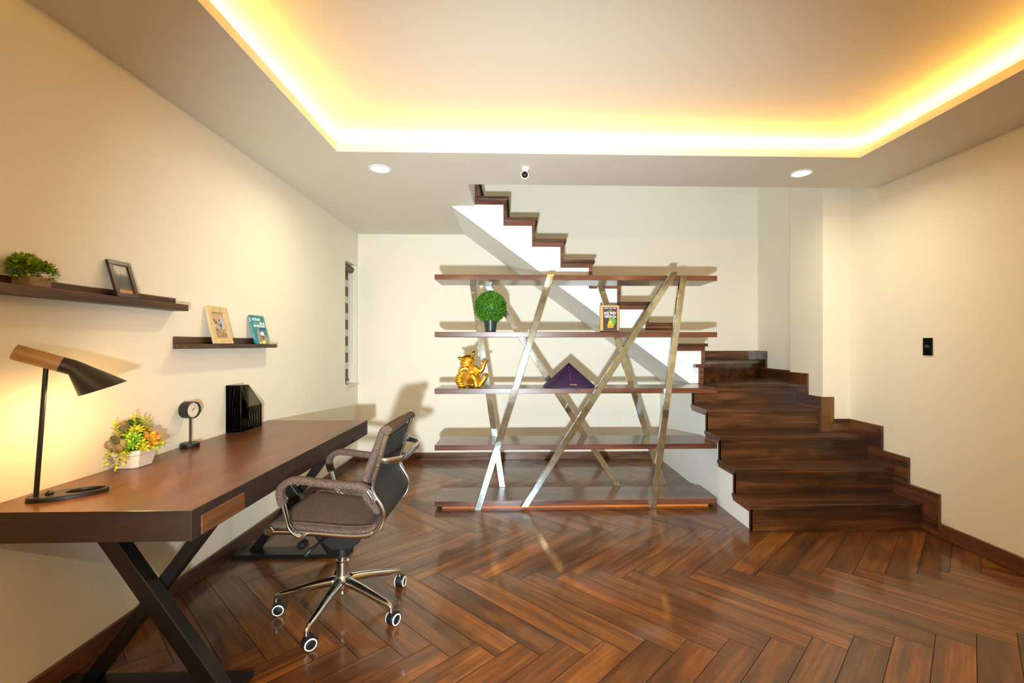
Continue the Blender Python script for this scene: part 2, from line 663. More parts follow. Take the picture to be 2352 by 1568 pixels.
def build_floor():
    PW, PL = 0.1325, 0.903
    X0, Y0 = -0.1735 + 0.02, 2.600
    r2 = math.sqrt(0.5)
    bm = bmesh.new()
    uvl = bm.loops.layers.uv.new('UVMap')
    cl = bm.loops.layers.float_color.new('tint')
    f = bm.faces.new([bm.verts.new(p) for p in ((XL - .1, YF - .1, -0.006), (XR + .1, YF - .1, -0.006), (XR + .1, YB + .1, -0.006), (XL - .1, YB + .1, -0.006))])
    f.material_index = 1
    for l in f.loops:
        l[cl] = (1, 1, 1, 1)
    # slab sides so the floor has thickness
    g = 0.0012
    rr = random.Random(11)
    for m_ in range(-8, 9):
        for k in range(-60, 61):
            for kind in (0, 1):
                u0 = k * PW + m_ * PL
                v0 = k * PW - m_ * PL
                if kind == 0:
                    q = [(u0 + g, v0 + g), (u0 + PL - g, v0 + g), (u0 + PL - g, v0 + PW - g), (u0 + g, v0 + PW - g)]
                else:
                    v0 += PW
                    q = [(u0 + g, v0 + g), (u0 + PW - g, v0 + g), (u0 + PW - g, v0 + PL - g), (u0 + g, v0 + PL - g)]
                W = [((u + v) * r2 + X0, (v - u) * r2 + Y0) for u, v in q]
                W2 = clip(W, XL, XR, YF, YB)
                ou, ov = rr.uniform(0, 40), rr.uniform(0, 40)
                s = rr.uniform(0.72, 1.12)
                tnt = (s * rr.uniform(0.98, 1.10), s * rr.uniform(0.95, 1.02), s * rr.uniform(0.78, 1.0), 1)
                if rr.random() < 0.16:
                    tnt = (0.62, 0.60, 0.60, 1)
                if len(W2) < 3:
                    continue
                face = bm.faces.new([bm.verts.new((x, y, 0.0)) for x, y in W2])
                if face.normal.z < 0:
                    face.normal_flip()
                for l in face.loops:
                    x, y = l.vert.co.x - X0, l.vert.co.y - Y0
                    u, v = (x - y) * r2, (x + y) * r2
                    if kind == 1:
                        u, v = v, u
                    l[uvl].uv = (u + ou, v + ov)
                    l[cl] = tnt
    for fc in bm.faces:
        fc.normal_update()
        if fc.normal.z < 0:
            fc.normal_flip()
    me = bpy.data.meshes.new('floor')
    bm.to_mesh(me)
    bm.free()
    me.materials.append(M_FLOOR)
    me.materials.append(M_GAP)
    o = bpy.data.objects.new('floor', me)
    COL.objects.link(o)
    o['kind'] = 'structure'


build_floor()

# walls ------------------------------------------------------------
WY0, WY1, WZ0, WZ1 = 4.915, 5.272, 0.878, 2.172
bm = bmesh.new()
T = 0.24
box(bm, (XL - T, YF - .2, -0.006), (XL, WY0, TOP))
box(bm, (XL - T, WY0, -0.006), (XL, WY1, WZ0))
box(bm, (XL - T, WY0, WZ1), (XL, WY1, TOP))
box(bm, (XL - T, WY1, -0.006), (XL, YB, TOP))
obj('wall_left', bm, M_WALL, kind='structure')
bm = bmesh.new()
box(bm, (XL - T, YB, -0.006), (XR + T, YB + 0.2, TOP))
obj('wall_back', bm, M_WALL, kind='structure')
bm = bmesh.new()
box(bm, (XR, YF - .2, -0.006), (XR + T, YB, TOP))
obj('wall_right', bm, M_WALL, kind='structure')
bm = bmesh.new()
box(bm, (XP, PY0, 0), (XR, PY1, TOP))
obj('wall_pillar', bm, M_WALL, kind='structure')
bm = bmesh.new()
box(bm, (XW, PY1, 0), (XR, YB, TOP))
obj('wall_stairwell', bm, M_WALL, kind='structure')
bm = bmesh.new()
box(bm, (XL, YF - .2, -0.006), (XR, YF, 3.0))
obj('wall_front', bm, M_WALL, kind='structure')
bm = bmesh.new()
box(bm, (XL, 3.40, 2.86), (XR, 3.60, TOP))
obj('wall_upper', bm, M_WALL, kind='structure')

# ceiling: border slab with a lit tray, upper floor slab, stairwell lid
TX0, TX1, TY0, TY1 = -1.137, 2.287, -0.95, 3.045
LIP = 0.048
CAV = 0.16
ZT = 2.668
bm = bmesh.new()
for a, b_ in (((XL, YF), (TX0, TY1)), ((TX1, YF), (XR, TY1)), ((TX0, YF), (TX1, TY0)), ((XL, TY1), (XR, TY1 + CAV + .06))):
    box(bm, (a[0], a[1], ZC), (b_[0], b_[1], ZC + LIP))
# solid border around the cavity
z0, z1 = ZC + LIP, 2.86
box(bm, (XL, YF, z0), (TX0 - CAV, TY1 + CAV, z1))
box(bm, (TX1 + CAV, YF, z0), (XR, TY1 + CAV, z1))
box(bm, (TX0 - CAV, YF, z0), (TX1 + CAV, TY0 - CAV, z1))
box(bm, (TX0 - CAV, TY0 - CAV, ZT), (TX1 + CAV, TY1 + CAV, z1))
box(bm, (XL, TY1 + CAV, z0), (XR, TY1 + CAV + .06, z1))
ye = TY1 + CAV + .06
box(bm, (XL, ye, ZC), (XR, YOP, z1))
box(bm, (XL, YOP, ZC), (XOP, YB, z1))
box(bm, (XL, 3.6, TOP), (XR, YB, TOP + .1))
CEIL = obj('ceiling', bm, M_CEIL, kind='structure')
zl = ZC + LIP
g0, g1 = .070, .084
for a, b_ in (((TX0 - g1, TY1 + g0), (TX1 + g1, TY1 + g1)),
              ((TX0 - g1, TY0 - g1), (TX1 + g1, TY0 - g0)),
              ((TX0 - g1, TY0 - g0), (TX0 - g0, TY1 + g0)),
              ((TX1 + g0, TY0 - g0), (TX1 + g1, TY1 + g0))):
    bm = bmesh.new()
    box(bm, (a[0], a[1], zl + .001), (b_[0], b_[1], zl + .009))
    obj('led_strip', bm, M_LED, parent=CEIL)

# baseboards ---------------------------------------------------------
bm = bmesh.new()
box(bm, (XL, YF, 0), (XL + .016, YB, .088))
obj('baseboard_left', bm, M_BASE, bevel=.003, kind='structure')
bm = bmesh.new()
box(bm, (XL + .016, YB - .016, 0), (1.655, YB, .088))
obj('baseboard_back', bm, M_BASEX, bevel=.003, kind='structure')
bm = bmesh.new()
prism(bm, [(YF, 0), (3.19, 0), (3.08, .100), (YF, .100)], 'X', XR - .018, XR)
obj('baseboard_right', bm, M_BASE, bevel=.003, kind='structure')

# window and blind ---------------------------------------------------
bm = bmesh.new()
fx = XL - T + .03
for a, b_ in (((WY0, WZ0), (WY1, WZ0 + .05)), ((WY0, WZ1 - .05), (WY1, WZ1)), ((WY0, WZ0 + .05), (WY0 + .045, WZ1 - .05)), ((WY1 - .045, WZ0 + .05), (WY1, WZ1 - .05))):
    box(bm, (fx, a[0], a[1]), (fx + .04, b_[0], b_[1]))
WIN = obj('window_1', bm, M_TRIMW, kind='structure', bevel=.003)
bm = bmesh.new()
box(bm, (fx + .016, WY0 + .045, WZ0 + .05), (fx + .022, WY1 - .045, WZ1 - .05))
gm, nt, b = new_mat('window_glass')
b.inputs['Base Color'].default_value = (.9, .95, .95, 1)
b.inputs['Roughness'].default_value = 0.02
b.inputs['Transmission Weight'].default_value = 1.0
obj('window_pane', bm, gm, parent=WIN)
bm = bmesh.new()
box(bm, (XL - T + .07, WY0 - .02, WZ0 - .016), (XL + .022, WY1 + .02, WZ0 + .002))
obj('window_sill', bm, M_SILL, parent=WIN, bevel=.003)

BL = thing('zebra_blind', (XL - .08, 5.09, 2.14), 'taupe and sheer striped roller blind hanging in the narrow window of the left wall', 'window blind')
bx = XL - .085
bm = bmesh.new()
lathe(bm, [(.0, 0), (.036, 0), (.036, .315), (.0, .315)], (XL - .055, 4.925, 2.118), (0, 1, 0), 24)
obj('roller', bm, M_TAUPE, parent=BL, smooth=True, autosm=40)
bm = bmesh.new()
lathe(bm, [(0, 0), (.032, 0), (.028, .006), (0, .007)], (XL - .055, 5.241, 2.118), (0, 1, 0), 24)
obj('end_cap', bm, M_TRIMW, parent=BL, smooth=True, autosm=40)
bm = bmesh.new()
z = 2.11
k = 0
while z > .93:
    h = .107 if k % 2 == 0 else .073
    z2 = max(z - h, .925)
    box(bm, (bx, 4.93, z2), (bx + .003, 5.232, z), 0 if k % 2 == 0 else 1)
    z = z2
    k += 1
obj('fabric', bm, [M_TAUPE, M_SHEER], parent=BL)
bm = bmesh.new()
lathe(bm, [(0, 0), (.014, 0), (.014, .305), (0, .305)], (bx + .002, 4.929, .912), (0, 1, 0), 16)
obj('bottom_rail', bm, M_TAUPE, parent=BL, smooth=True, autosm=40)
bm = bmesh.new()
cx_ = XL - .045
pts = [(cx_, 5.245, 2.11), (cx_, 5.245, 1.10)] + [(cx_ - .012 + .012 * math.cos(a), 5.245, 1.10 - .012 * math.sin(a)) for a in (PI / 4, PI / 2, 3 * PI / 4)] + [(cx_ - .024, 5.245, 1.10), (cx_ - .024, 5.245, 2.11)]
tube(bm, pts, .0016, 6)
obj('pull_chain', bm, M_SHEER, parent=BL, smooth=True)

# downlights, camera, switch -----------------------------------------
def downlight(x, y, label, power):
    t = thing('downlight', (x, y, ZC), label, 'ceiling light', 'recessed downlights in the ceiling border')
    bm = bmesh.new()
    lathe(bm, [(.064, 0), (.078, 0), (.078, -.004), (.062, -.007), (.062, -.001), (.064, 0)], (x, y, ZC), (0, 0, 1), 40)
    obj('trim_ring', bm, M_TRIMW, parent=t, smooth=True, autosm=40)
    bm = bmesh.new()
    lathe(bm, [(0, -.0035), (.062, -.0035), (.062, -.001), (0, -.001)], (x, y, ZC), (0, 0, 1), 40)
    obj('diffuser', bm, M_DOWN, parent=t)
    l = light('downlight_beam', 'AREA', (x, y, ZC - .012), power, (1, .86, .52), shape='DISK', size=.12)
    l.data.spread = R(168)
    return t


downlight(-0.943, 3.333, 'round white recessed downlight over the desk end, left of the ceiling tray corner', DOWN_FRONT)
downlight(2.065, 3.329, 'round white recessed downlight in front of the stairwell pillar, at the right', DOWN_FRONT)
for x in (-.943, .56, 2.065):
    rl_ = light('rear_fill_light', 'AREA', (x, -1.6, ZC - .012), REAR_FILL, (1.0, .80, .50), shape='DISK', size=.12)  # unseen lamps behind the camera, added to fill the room
    rl_.data.spread = R(170)

t = thing('security_camera', (0.078, 3.287, ZC), 'small white dome security camera with black lens hanging from the ceiling above the stair opening', 'camera')
bm = bmesh.new()
lathe(bm, [(0, 0), (.026, 0), (.026, -.006), (.018, -.02), (.012, -.034), (0, -.036)], (.078, 3.287, ZC), n=28)
obj('mount', bm, M_TRIMW, parent=t, smooth=True, autosm=40)
bm = bmesh.new()
ax = Vector((-.05, -1, -.18)).normalized()
c0 = Vector((.073, 3.275, ZC - .056))
lathe(bm, [(0, -.03), (.018, -.026), (.026, -.014), (.028, .0), (.0285, .016), (.0255, .019), (.0, .019)], c0, ax, 32)
obj('housing', bm, M_TRIMW, parent=t, smooth=True, autosm=40)
bm = bmesh.new()
lathe(bm, [(0, .0195), (.0225, .0195), (.021, .022), (0, .0232)], c0, ax, 32)
obj('lens', bm, M_BLACKG, parent=t, smooth=True)

t = thing('light_switch', (XR, 3.178, 1.285), 'black rectangular light switch plate mounted on the right cream wall', 'light switch')
bm = bmesh.new()
box(bm, (XR - .009, 3.142, 1.224), (XR, 3.214, 1.345))
obj('plate', bm, M_BLACKG, parent=t, bevel=.002)
bm = bmesh.new()
box(bm, (XR - .0115, 3.160, 1.276), (XR - .009, 3.196, 1.297))
obj('rocker', bm, plain('grey_switch', '#3A3A38', .3), parent=t, bevel=.001)

# ------------------------------------------------------------------ staircase
H = 0.187
NY = {1: 3.20, 2: 3.445, 3: 3.70, 4: 3.955, 5: 4.27}      # nosing lines of the lower flight
SX = 1.655                                                # white side wall of the lower flight
SY = 4.22                                                 # front face of the upper flight
def RX(k):
    return 1.709 - .256 * (k - 7)


ST = thing('staircase', (1.655, 3.2, 0), 'dark walnut winding staircase with white sides climbing from the right wall behind the shelving', 'staircase')
ST['kind'] = 'structure'
bm = bmesh.new()
prev = 0
for k in range(1, 5):
    box(bm, (SX, NY[k] + .02, 0), (XR - .018 if k < 4 else XP, (NY[k + 1] + .02), k * H - .03))
box(bm, (SX, NY[5] + .02, 0), (XP - .001, PY1, 5 * H - .03))
box(bm, (SX, PY1, 0), (XW, YB, 5 * H - .03))
obj('side_wall', bm, M_WHITE, parent=ST)
# upper flight body with sloping soffit
pts = [(-.56, ZC), (SX, .898), (1.694, .898), (1.694, 7 * H - .05)]
for k in range(7, 16):
    pts.append((RX(k + 1) if k < 15 else -.56, k * H - .05))
    if k < 15:
        pts.append((RX(k + 1), (k + 1) * H - .05))
bm = bmesh.new()
prism(bm, pts, 'Y', SY, YB)
obj('soffit', bm, M_WHITE, parent=ST)
# lower treads and risers
def tread_lower(k):
    x1 = XR - .018 if k < 4 else XP - .002
    bm = bmesh.new()
    box(bm, (1.63, NY[k], k * H - .03), (x1, NY[k + 1] + .04, k * H))
    obj('tread', bm, M_STAIR, parent=ST, bevel=.003)
    bm = bmesh.new()
    box(bm, (1.642, NY[k] + .018, (k - 1) * H), (x1, NY[k] + .03, k * H - .03))
    obj('riser', bm, M_STAIR, parent=ST)


for k in range(1, 5):
    tread_lower(k)
# winders
bm = bmesh.new()
prism(bm, [(1.63, NY[5]), (XP - .002, NY[5]), (XP - .002, PY1), (XW, PY1), (XW, YB), (SX, YB), (SX, 4.32), (1.63, 4.32)], 'Z', 5 * H - .03, 5 * H)
obj('tread', bm, M_STAIR, parent=ST, bevel=.003)
bm = bmesh.new()
box(bm, (1.642, NY[5] + .018, 4 * H), (XP - .002, NY[5] + .03, 5 * H - .03))
obj('riser', bm, M_STAIR, parent=ST)
bm = bmesh.new()
prism(bm, [(1.622, 4.18), (1.695, 4.18), (XW, 5.17), (XW, YB), (1.66, YB), (1.66, 4.24), (1.622, 4.24)], 'Z', 6 * H - .03, 6 * H)
obj('tread', bm, M_STAIR, parent=ST, bevel=.003)
bm = bmesh.new()
prism(bm, [(1.67, 4.215), (XW, 5.215), (XW, 5.24), (1.67, 4.24)], 'Z', 5 * H, 6 * H - .03)
obj('riser', bm, M_STAIR, parent=ST)
# upper flight
for k in range(7, 16):
    bm = bmesh.new()
    box(bm, (RX(k + 1) - .005, 4.185, k * H - .028), (RX(k) + .036, YB, k * H))
    obj('tread', bm, M_STAIR, parent=ST, bevel=.003)
    bm = bmesh.new()
    box(bm, (RX(k) - .013, SY + .002, (k - 1) * H), (RX(k) + .013, YB, k * H - .028))
    obj('riser', bm, M_STAIRY, parent=ST)
# zigzag edging on the white faces
bm = bmesh.new()
for k in range(7, 16):
    x0, x1 = RX(k + 1) - .015, RX(k) + .015
    box(bm, (x0, 4.203, k * H - .068), (x1, SY, k * H - .028))
    if k > 7:
        box(bm, (RX(k) - .015, 4.204, (k - 1) * H - .028), (RX(k) + .015, SY, k * H - .068))
box(bm, (1.694, 4.204, 6 * H), (1.724, SY + .01, 7 * H - .068))
box(bm, (1.672, 4.19, 5 * H), (1.706, SY, 6 * H - .03))
obj('edging', bm, M_EDGE, parent=ST, bevel=.0015, seg=1)
bm = bmesh.new()
for k in range(1, 6):
    ya = NY[k] + .018
    yb = (NY[k + 1] + .048) if k < 5 else 4.55
    box(bm, (1.642, ya, k * H - .058), (SX, yb, k * H - .03))
    box(bm, (1.642, ya, (k - 1) * H), (SX, ya + .03, k * H - .058))
obj('edging', bm, M_EDGEZ, parent=ST, bevel=.0015, seg=1)
# stepped skirting on the walls
bm = bmesh.new()
e = .105
prism(bm, [(3.08, 0), (3.08, H + e), (3.325, H + e), (3.325, 2 * H + e), (3.572, 2 * H + e), (3.572, 3 * H + e), (PY0, 3 * H + e), (PY0, 0)], 'X', XR - .0185, XR)
obj('skirting', bm, M_BASE, parent=ST, bevel=.002, seg=1)
bm = bmesh.new()
prism(bm, [(XR - .019, 2.5 * H), (XR - .019, 3 * H + e), (2.722, 3 * H + e), (2.66, 3 * H + .02), (2.66, 2.5 * H)], 'Y', PY0 - .018, PY0)
obj('skirting', bm, M_BASEX, parent=ST, bevel=.002, seg=1)
bm = bmesh.new()
prism(bm, [(2.721, 3 * H + e - .001), (2.721, 4 * H + e), (XP - .018, 4 * H + e), (XP - .018, 3 * H - .05), (2.66, 3 * H - .05), (2.66, 3 * H + .02)], 'Y', PY0 - .019, PY0)
obj('skirting', bm, wood('lit_skirting', '#5A3A16', '#7A5224', '#92682E', 'Z', .8, rough=.4, contrast=.7, rings=.03), parent=ST, bevel=.002, seg=1)  # warm light on this piece is put into its lighter wood colour
bm = bmesh.new()
prism(bm, [(PY0, 3 * H), (PY0, 4 * H + e), (4.13, 4 * H + e), (4.13, 5 * H + e), (PY1, 5 * H + e), (PY1, 3 * H)], 'X', XP - .018, XP)
obj('skirting', bm, M_BASE, parent=ST, bevel=.002, seg=1)
bm = bmesh.new()
prism(bm, [(PY1, 4 * H), (PY1, 5 * H + e), (5.10, 5 * H + e), (5.10, 6 * H + e), (YB, 6 * H + e), (YB, 4 * H)], 'X', XW - .018, XW)
obj('skirting', bm, M_BASE, parent=ST, bevel=.002, seg=1)
bm = bmesh.new()
prism(bm, [(1.724, 5.5 * H), (XW - .018, 5.5 * H), (XW - .018, 6 * H + e), (1.724, 6 * H + e)], 'Y', YB - .018, YB)
obj('skirting', bm, M_BASEX, parent=ST, bevel=.002, seg=1)

# ------------------------------------------------------------------ shelving unit
SH = thing('shelving_unit', (0.5, 3.9, 0), 'wide open shelving unit with five brown boards on slanted polished steel posts', 'shelving unit')
SX0, SX1 = -.628, 1.624
SF, SB = 3.72, 4.075
tops = [.064, .506, .951, 1.399, 1.851]
for zt in tops:
    bm = bmesh.new()
    box(bm, (SX0, SF, zt - .041), (SX1, SB, zt))
    obj('shelf_board', bm, M_SHELF, parent=SH, bevel=.002)
bm = bmesh.new()
box(bm, (SX0 + .055, SF + .02, 0.0), (SX1 - .065, SB - .03, .023))
obj('plinth', bm, M_PLINTH, parent=SH)


def post(x0, z0, x1, z1, y0, y1, hw=.028):
    bm = bmesh.new()
    prism(bm, [(x0 - hw, z0), (x0 + hw, z0), (x1 + hw, z1), (x1 - hw, z1)], 'Y', y0, y1)
    obj('post', bm, M_STEEL, parent=SH, bevel=.003, label=None)


post(-.288, 0.0, .289, 1.853, SF - .03, SF - .001, .027)
post(.079, .022, 1.268, 1.874, SF - .031, SF - .001, .030)
post(1.098, 0.0, 1.343, 1.850, SF - .03, SF - .001, .026)
post(-.104, .064, -.361, 1.81, SB + .001, SB + .030, .026)
post(.903, .064, -.233, 1.81, SB + .001, SB + .030, .030)
post(1.305, .064, .750, 1.81, SB + .001, SB + .030, .027)

# ------------------------------------------------------------------ desk
DX0, DX1, DY0, DY1 = XL + .002, -1.045, 1.554, 3.379
DT, DB = .762, .662
DK = thing('desk', (-1.4, 2.46, 0), 'long dark walnut desk with crossed black legs standing against the left wall', 'desk')
bm = bmesh.new()
box(bm, (DX0, DY0, DB), (DX1, DY1, DT))
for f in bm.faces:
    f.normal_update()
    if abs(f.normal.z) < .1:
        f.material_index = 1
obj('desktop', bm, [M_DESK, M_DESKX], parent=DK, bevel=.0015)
for y0, y1, nm in ((1.600, 1.848, 'near'), (3.086, 3.334, 'far')):
    bm = bmesh.new()
    box(bm, (DX1 - .004, y0, DB + .004), (DX1 + .0045, y1, .731))
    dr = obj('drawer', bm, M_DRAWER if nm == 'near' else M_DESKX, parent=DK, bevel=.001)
    bm = bmesh.new()
    box(bm, (DX1 - .003, y0 - .003, .731), (DX1 + .0012, y1 + .003, .735))
    box(bm, (DX1 - .003, y1, DB + .004), (DX1 + .0012, y1 + .003, .735))
    obj('pull_gap', bm, M_GAP, parent=dr)


def desk_frame(yc, side):
    # side: +1 = front bar is nearer the camera
    def bar(xa, xb, y0, y1, hw):
        bm = bmesh.new()
        prism(bm, [(xb - hw, .012), (xb + hw, .012), (xa + hw, DB - .012), (xa - hw, DB - .012)], 'Y', y0, y1)
        obj('cross_leg', bm, M_BLACKM, parent=DK, bevel=.003)
    bar(-1.535, -1.098, yc - .085, yc - .03, .037)
    bar(-1.141, -1.622, yc - .028, yc + .022, .029)
    bm = bmesh.new()
    box(bm, (-1.715, yc - .09, 0), (-1.02, yc + .03, .024))
    obj('foot_bar', bm, M_BLACKM, parent=DK, bevel=.002)
    bm = bmesh.new()
    box(bm, (-1.69, yc - .075, DB - .02), (-1.08, yc + .03, DB - .001))
    obj('top_bar', bm, M_BLACKM, parent=DK, bevel=.002)


desk_frame(1.845, 1)
desk_frame(2.985, 1)

# ------------------------------------------------------------------ desk lamp
LB = Vector((-1.585, 1.715, DT))
d = Vector((.82, .57, 0)).normalized()
sd = Vector((-d.y, d.x, 0))
LP = thing('desk_lamp', tuple(LB), 'black angled desk lamp with a tan tube head and looped base, switched on', 'lamp')


def lampP(a, b_, z):
    return LB + d * a + sd * b_ + Vector((0, 0, z))


# base: teardrop plate with an oval hole
bm = bmesh.new()
N = 48
outer, inner = [], []
for k in range(N):
    a = 2 * PI * k / N
    u, v = math.cos(a), math.sin(a)
    ox = .108 * u + .004
    oy = .052 * v * (1.0 - .12 * u)
    ix_ = .052 * u + .048
    iy_ = .034 * v
    outer.append((ox, oy))
    inner.append((ix_, iy_))
rows = []
for z, sc in ((0, 1), (.013, 1), (.0155, .97)):
    O = [bm.verts.new(lampP(x * sc, y * sc, z)) for x, y in outer]
    I = [bm.verts.new(lampP(.048 + (x - .048) * (2 - sc), y * (2 - sc), z)) for x, y in inner]
    rows.append((O, I))
for k in range(N):
    j = (k + 1) % N
    for (O0, I0), (O1, I1) in zip(rows[:-1], rows[1:]):
        bm.faces.new((O0[k], O0[j], O1[j], O1[k]))
        bm.faces.new((I0[j], I0[k], I1[k], I1[j]))
    bm.faces.new((rows[-1][0][k], rows[-1][0][j], rows[-1][1][j], rows[-1][1][k]))
    bm.faces.new((rows[0][0][j], rows[0][0][k], rows[0][1][k], rows[0][1][j]))
obj('base', bm, M_LAMPB, parent=LP, smooth=True, autosm=35)
stem_b = lampP(-.078, .0, .015)
stem_t = Vector((stem_b.x + .030, stem_b.y + .005, 1.235))
bm = bmesh.new()
tube(bm, [stem_b, stem_t], .0072, 16)
obj('stem', bm, M_LAMPB, parent=LP, smooth=True, autosm=40)
bm = bmesh.new()
lathe(bm, [(0, 0), (.012, 0), (.011, .006), (.006, .009), (.005, .014), (0, .015)], lampP(-.045, 0, .0155), n=20)
obj('switch', bm, M_LAMPB, parent=LP, smooth=True)
# head, in the plane of d and z: tube from tail to neck, then a slanted cone
def hp(t, z):
    b0 = Vector((stem_t.x, stem_t.y, 0))
    return b0 + d * t + Vector((0, 0, z))


tail, neck = hp(-.076, 1.275), hp(.036, 1.230)
ax = (neck - tail).normalized()
bm = bmesh.new()
lathe(bm, [(0, 0), (.0262, 0), (.0270, .002), (.0270, (neck - tail).length), (0, (neck - tail).length)], tail, ax, 36)
obj('tube', bm, M_TAN, parent=LP, smooth=True, autosm=40)
# black shade: loft of circles from neck circle to the slanted mouth
bm = bmesh.new()
n = 40
nrm = ax
side = sd.copy()
upv = side.cross(nrm).normalized()
if upv.z < 0:
    upv = -upv
ringA = [neck + (side * math.cos(2 * PI * k / n) + upv * math.sin(2 * PI * k / n)) * .0272 for k in range(n)]
mid = neck + ax * .032
ringB = [mid + (side * math.cos(2 * PI * k / n) + upv * math.sin(2 * PI * k / n)) * .0275 for k in range(n)]
low, tip = hp(.080, 1.116), hp(.214, 1.164)
mc = (low + tip) / 2
ma = (tip - low) / 2
ringC = [mc + side * math.cos(2 * PI * k / n) * .070 + ma * math.sin(2 * PI * k / n) for k in range(n)]
# bend point lower side: pull the lower part of ring B back
def loft(bm, rs):
    V = [[bm.verts.new(p) for p in r_] for r_ in rs]
    for A, B in zip(V[:-1], V[1:]):
        for k in range(n):
            bm.faces.new((A[k], A[(k + 1) % n], B[(k + 1) % n], B[k]))
    return V


th = []
for rgs in (ringA, ringB, ringC):
    c = sum(rgs, Vector()) / n
    th.append([c + (p - c) * .965 for p in rgs])
V1 = loft(bm, [ringA, ringB, ringC])
V2 = loft(bm, th)
for k in range(n):
    j = (k + 1) % n
    bm.faces.new((V1[-1][k], V1[-1][j], V2[-1][j], V2[-1][k]))
    bm.faces.new((V1[0][j], V1[0][k], V2[0][k], V2[0][j]))
obj('shade', bm, M_LAMPB, parent=LP, smooth=True, autosm=50)
bm = bmesh.new()
bc = hp(.112, 1.165)
bmesh.ops.create_uvsphere(bm, u_segments=20, v_segments=12, radius=.017, matrix=Matrix.Translation(bc))
obj('bulb', bm, emis('warm_bulb', (1.0, .62, .22, 1), 8.0), parent=LP, smooth=True)
bl = light('lamp_bulb_light', 'POINT', tuple(hp(.140, 1.122)), LAMP, (1.0, .60, .24), shadow_soft_size=.045)

# ------------------------------------------------------------------ foliage helpers
def leaf(bm, base, dirv, length, width, mi=0, cup=0.15, upv=None, pointy=True):
    dirv = dirv.normalized()
    ref = upv if upv is not None else Vector((0, 0, 1))
    s = dirv.cross(ref)
    if s.length < 1e-3:
        s = dirv.cross(Vector((1, 0, 0)))
    s.normalize()
    nn = s.cross(dirv).normalized()
    b0 = bm.verts.new(base)
    l1 = bm.verts.new(base + dirv * length * .45 - s * width * .5 + nn * cup * width)
    r1 = bm.verts.new(base + dirv * length * .45 + s * width * .5 + nn * cup * width)
    c1 = bm.verts.new(base + dirv * length * .5)
    if pointy:
        t1 = bm.verts.new(base + dirv * length)
        fs = [bm.faces.new((b0, c1, l1)), bm.faces.new((b0, r1, c1)), bm.faces.new((l1, c1, t1)), bm.faces.new((c1, r1, t1))]
    else:
        l2 = bm.verts.new(base + dirv * length * .85 - s * width * .38 + nn * cup * width)
        r2 = bm.verts.new(base + dirv * length * .85 + s * width * .38 + nn * cup * width)
        t1 = bm.verts.new(base + dirv * length)
        fs = [bm.faces.new((b0, c1, l1)), bm.faces.new((b0, r1, c1)), bm.faces.new((l1, c1, t1, l2)), bm.faces.new((c1, r1, r2, t1))]
    for f in fs:
        f.material_index = mi


def rosette(c, axis, r, n, mat, parent, rows=3, wid=.42):
    bm = bmesh.new()
    ax = Vector(axis).normalized()
    q = Vector((0, 0, 1)).rotation_difference(ax)
    for j in range(rows):
        el = R(18 + 62 * j / max(1, rows - 1))
        rr = r * (1 - .28 * j)
        for k in range(n):
            a = 2 * PI * (k + .5 * j) / n + rnd.uniform(-.08, .08)
            dv = q @ Vector((math.cos(a) * math.cos(el), math.sin(a) * math.cos(el), math.sin(el)))
            s = dv.cross(ax).normalized()
            u = s.cross(dv).normalized()
            # fleshy petal: closed 6-sided spindle
            P = Vector(c)
            rings = []
            for t_, w_ in ((0.05, .25), (.45, .9), (.75, 1.0), (.93, .55)):
                cc = P + dv * rr * t_ + u * rr * .16 * t_ * t_
                rings.append([bm.verts.new(cc + s * math.cos(x) * rr * wid * .5 * w_ + u * math.sin(x) * rr * .09 * w_) for x in [2 * PI * i / 6 for i in range(6)]])
            tp = bm.verts.new(P + dv * rr * 1.04 + u * rr * .2)
            for A, B in zip(rings[:-1], rings[1:]):
                for i in range(6):
                    bm.faces.new((A[i], A[(i + 1) % 6], B[(i + 1) % 6], B[i]))
            for i in range(6):
                bm.faces.new((rings[-1][i], rings[-1][(i + 1) % 6], tp))
    return obj('rosette', bm, mat, parent=parent, smooth=True)


def sprig(pts, mat, parent, leafl=.016, leafw=.009, gap=.007, name='sprig'):
    bm = bmesh.new()
    P = catmull(pts, 6)
    tube(bm, P, .0013, 5)
    acc = 0
    i = 0
    for a, b_ in zip(P[:-1], P[1:]):
        dv = (b_ - a)
        acc += dv.length
        while acc > gap:
            acc -= gap
            i += 1
            ang = i * 2.4
            t_ = dv.normalized()
            s = t_.cross(Vector((0, 0, 1)))
            if s.length < .1:
                s = t_.cross(Vector((1, 0, 0)))
            s.normalize()
            u = t_.cross(s)
            out = (s * math.cos(ang) + u * math.sin(ang) + t_ * .5)
            leaf(bm, a, out, leafl * rnd.uniform(.8, 1.15), leafw, pointy=False)
    leaf(bm, P[-1], P[-1] - P[-2], leafl, leafw)
    return obj(name, bm, mat, parent=parent)


# desk planter ---------------------------------------------------------
PC = Vector((-1.680, 2.132, DT))
PT = thing('succulent_planter', tuple(PC), 'white angular ceramic pot of mixed yellow-green and orange succulents on the desk', 'potted plant')
bm = bmesh.new()


def pot_ring(hx, hy, z, ch):
    return [(-hx + ch, -hy), (hx - ch, -hy), (hx, -hy + ch), (hx, hy - ch), (hx - ch, hy), (-hx + ch, hy), (-hx, hy - ch), (-hx, -hy + ch)], z


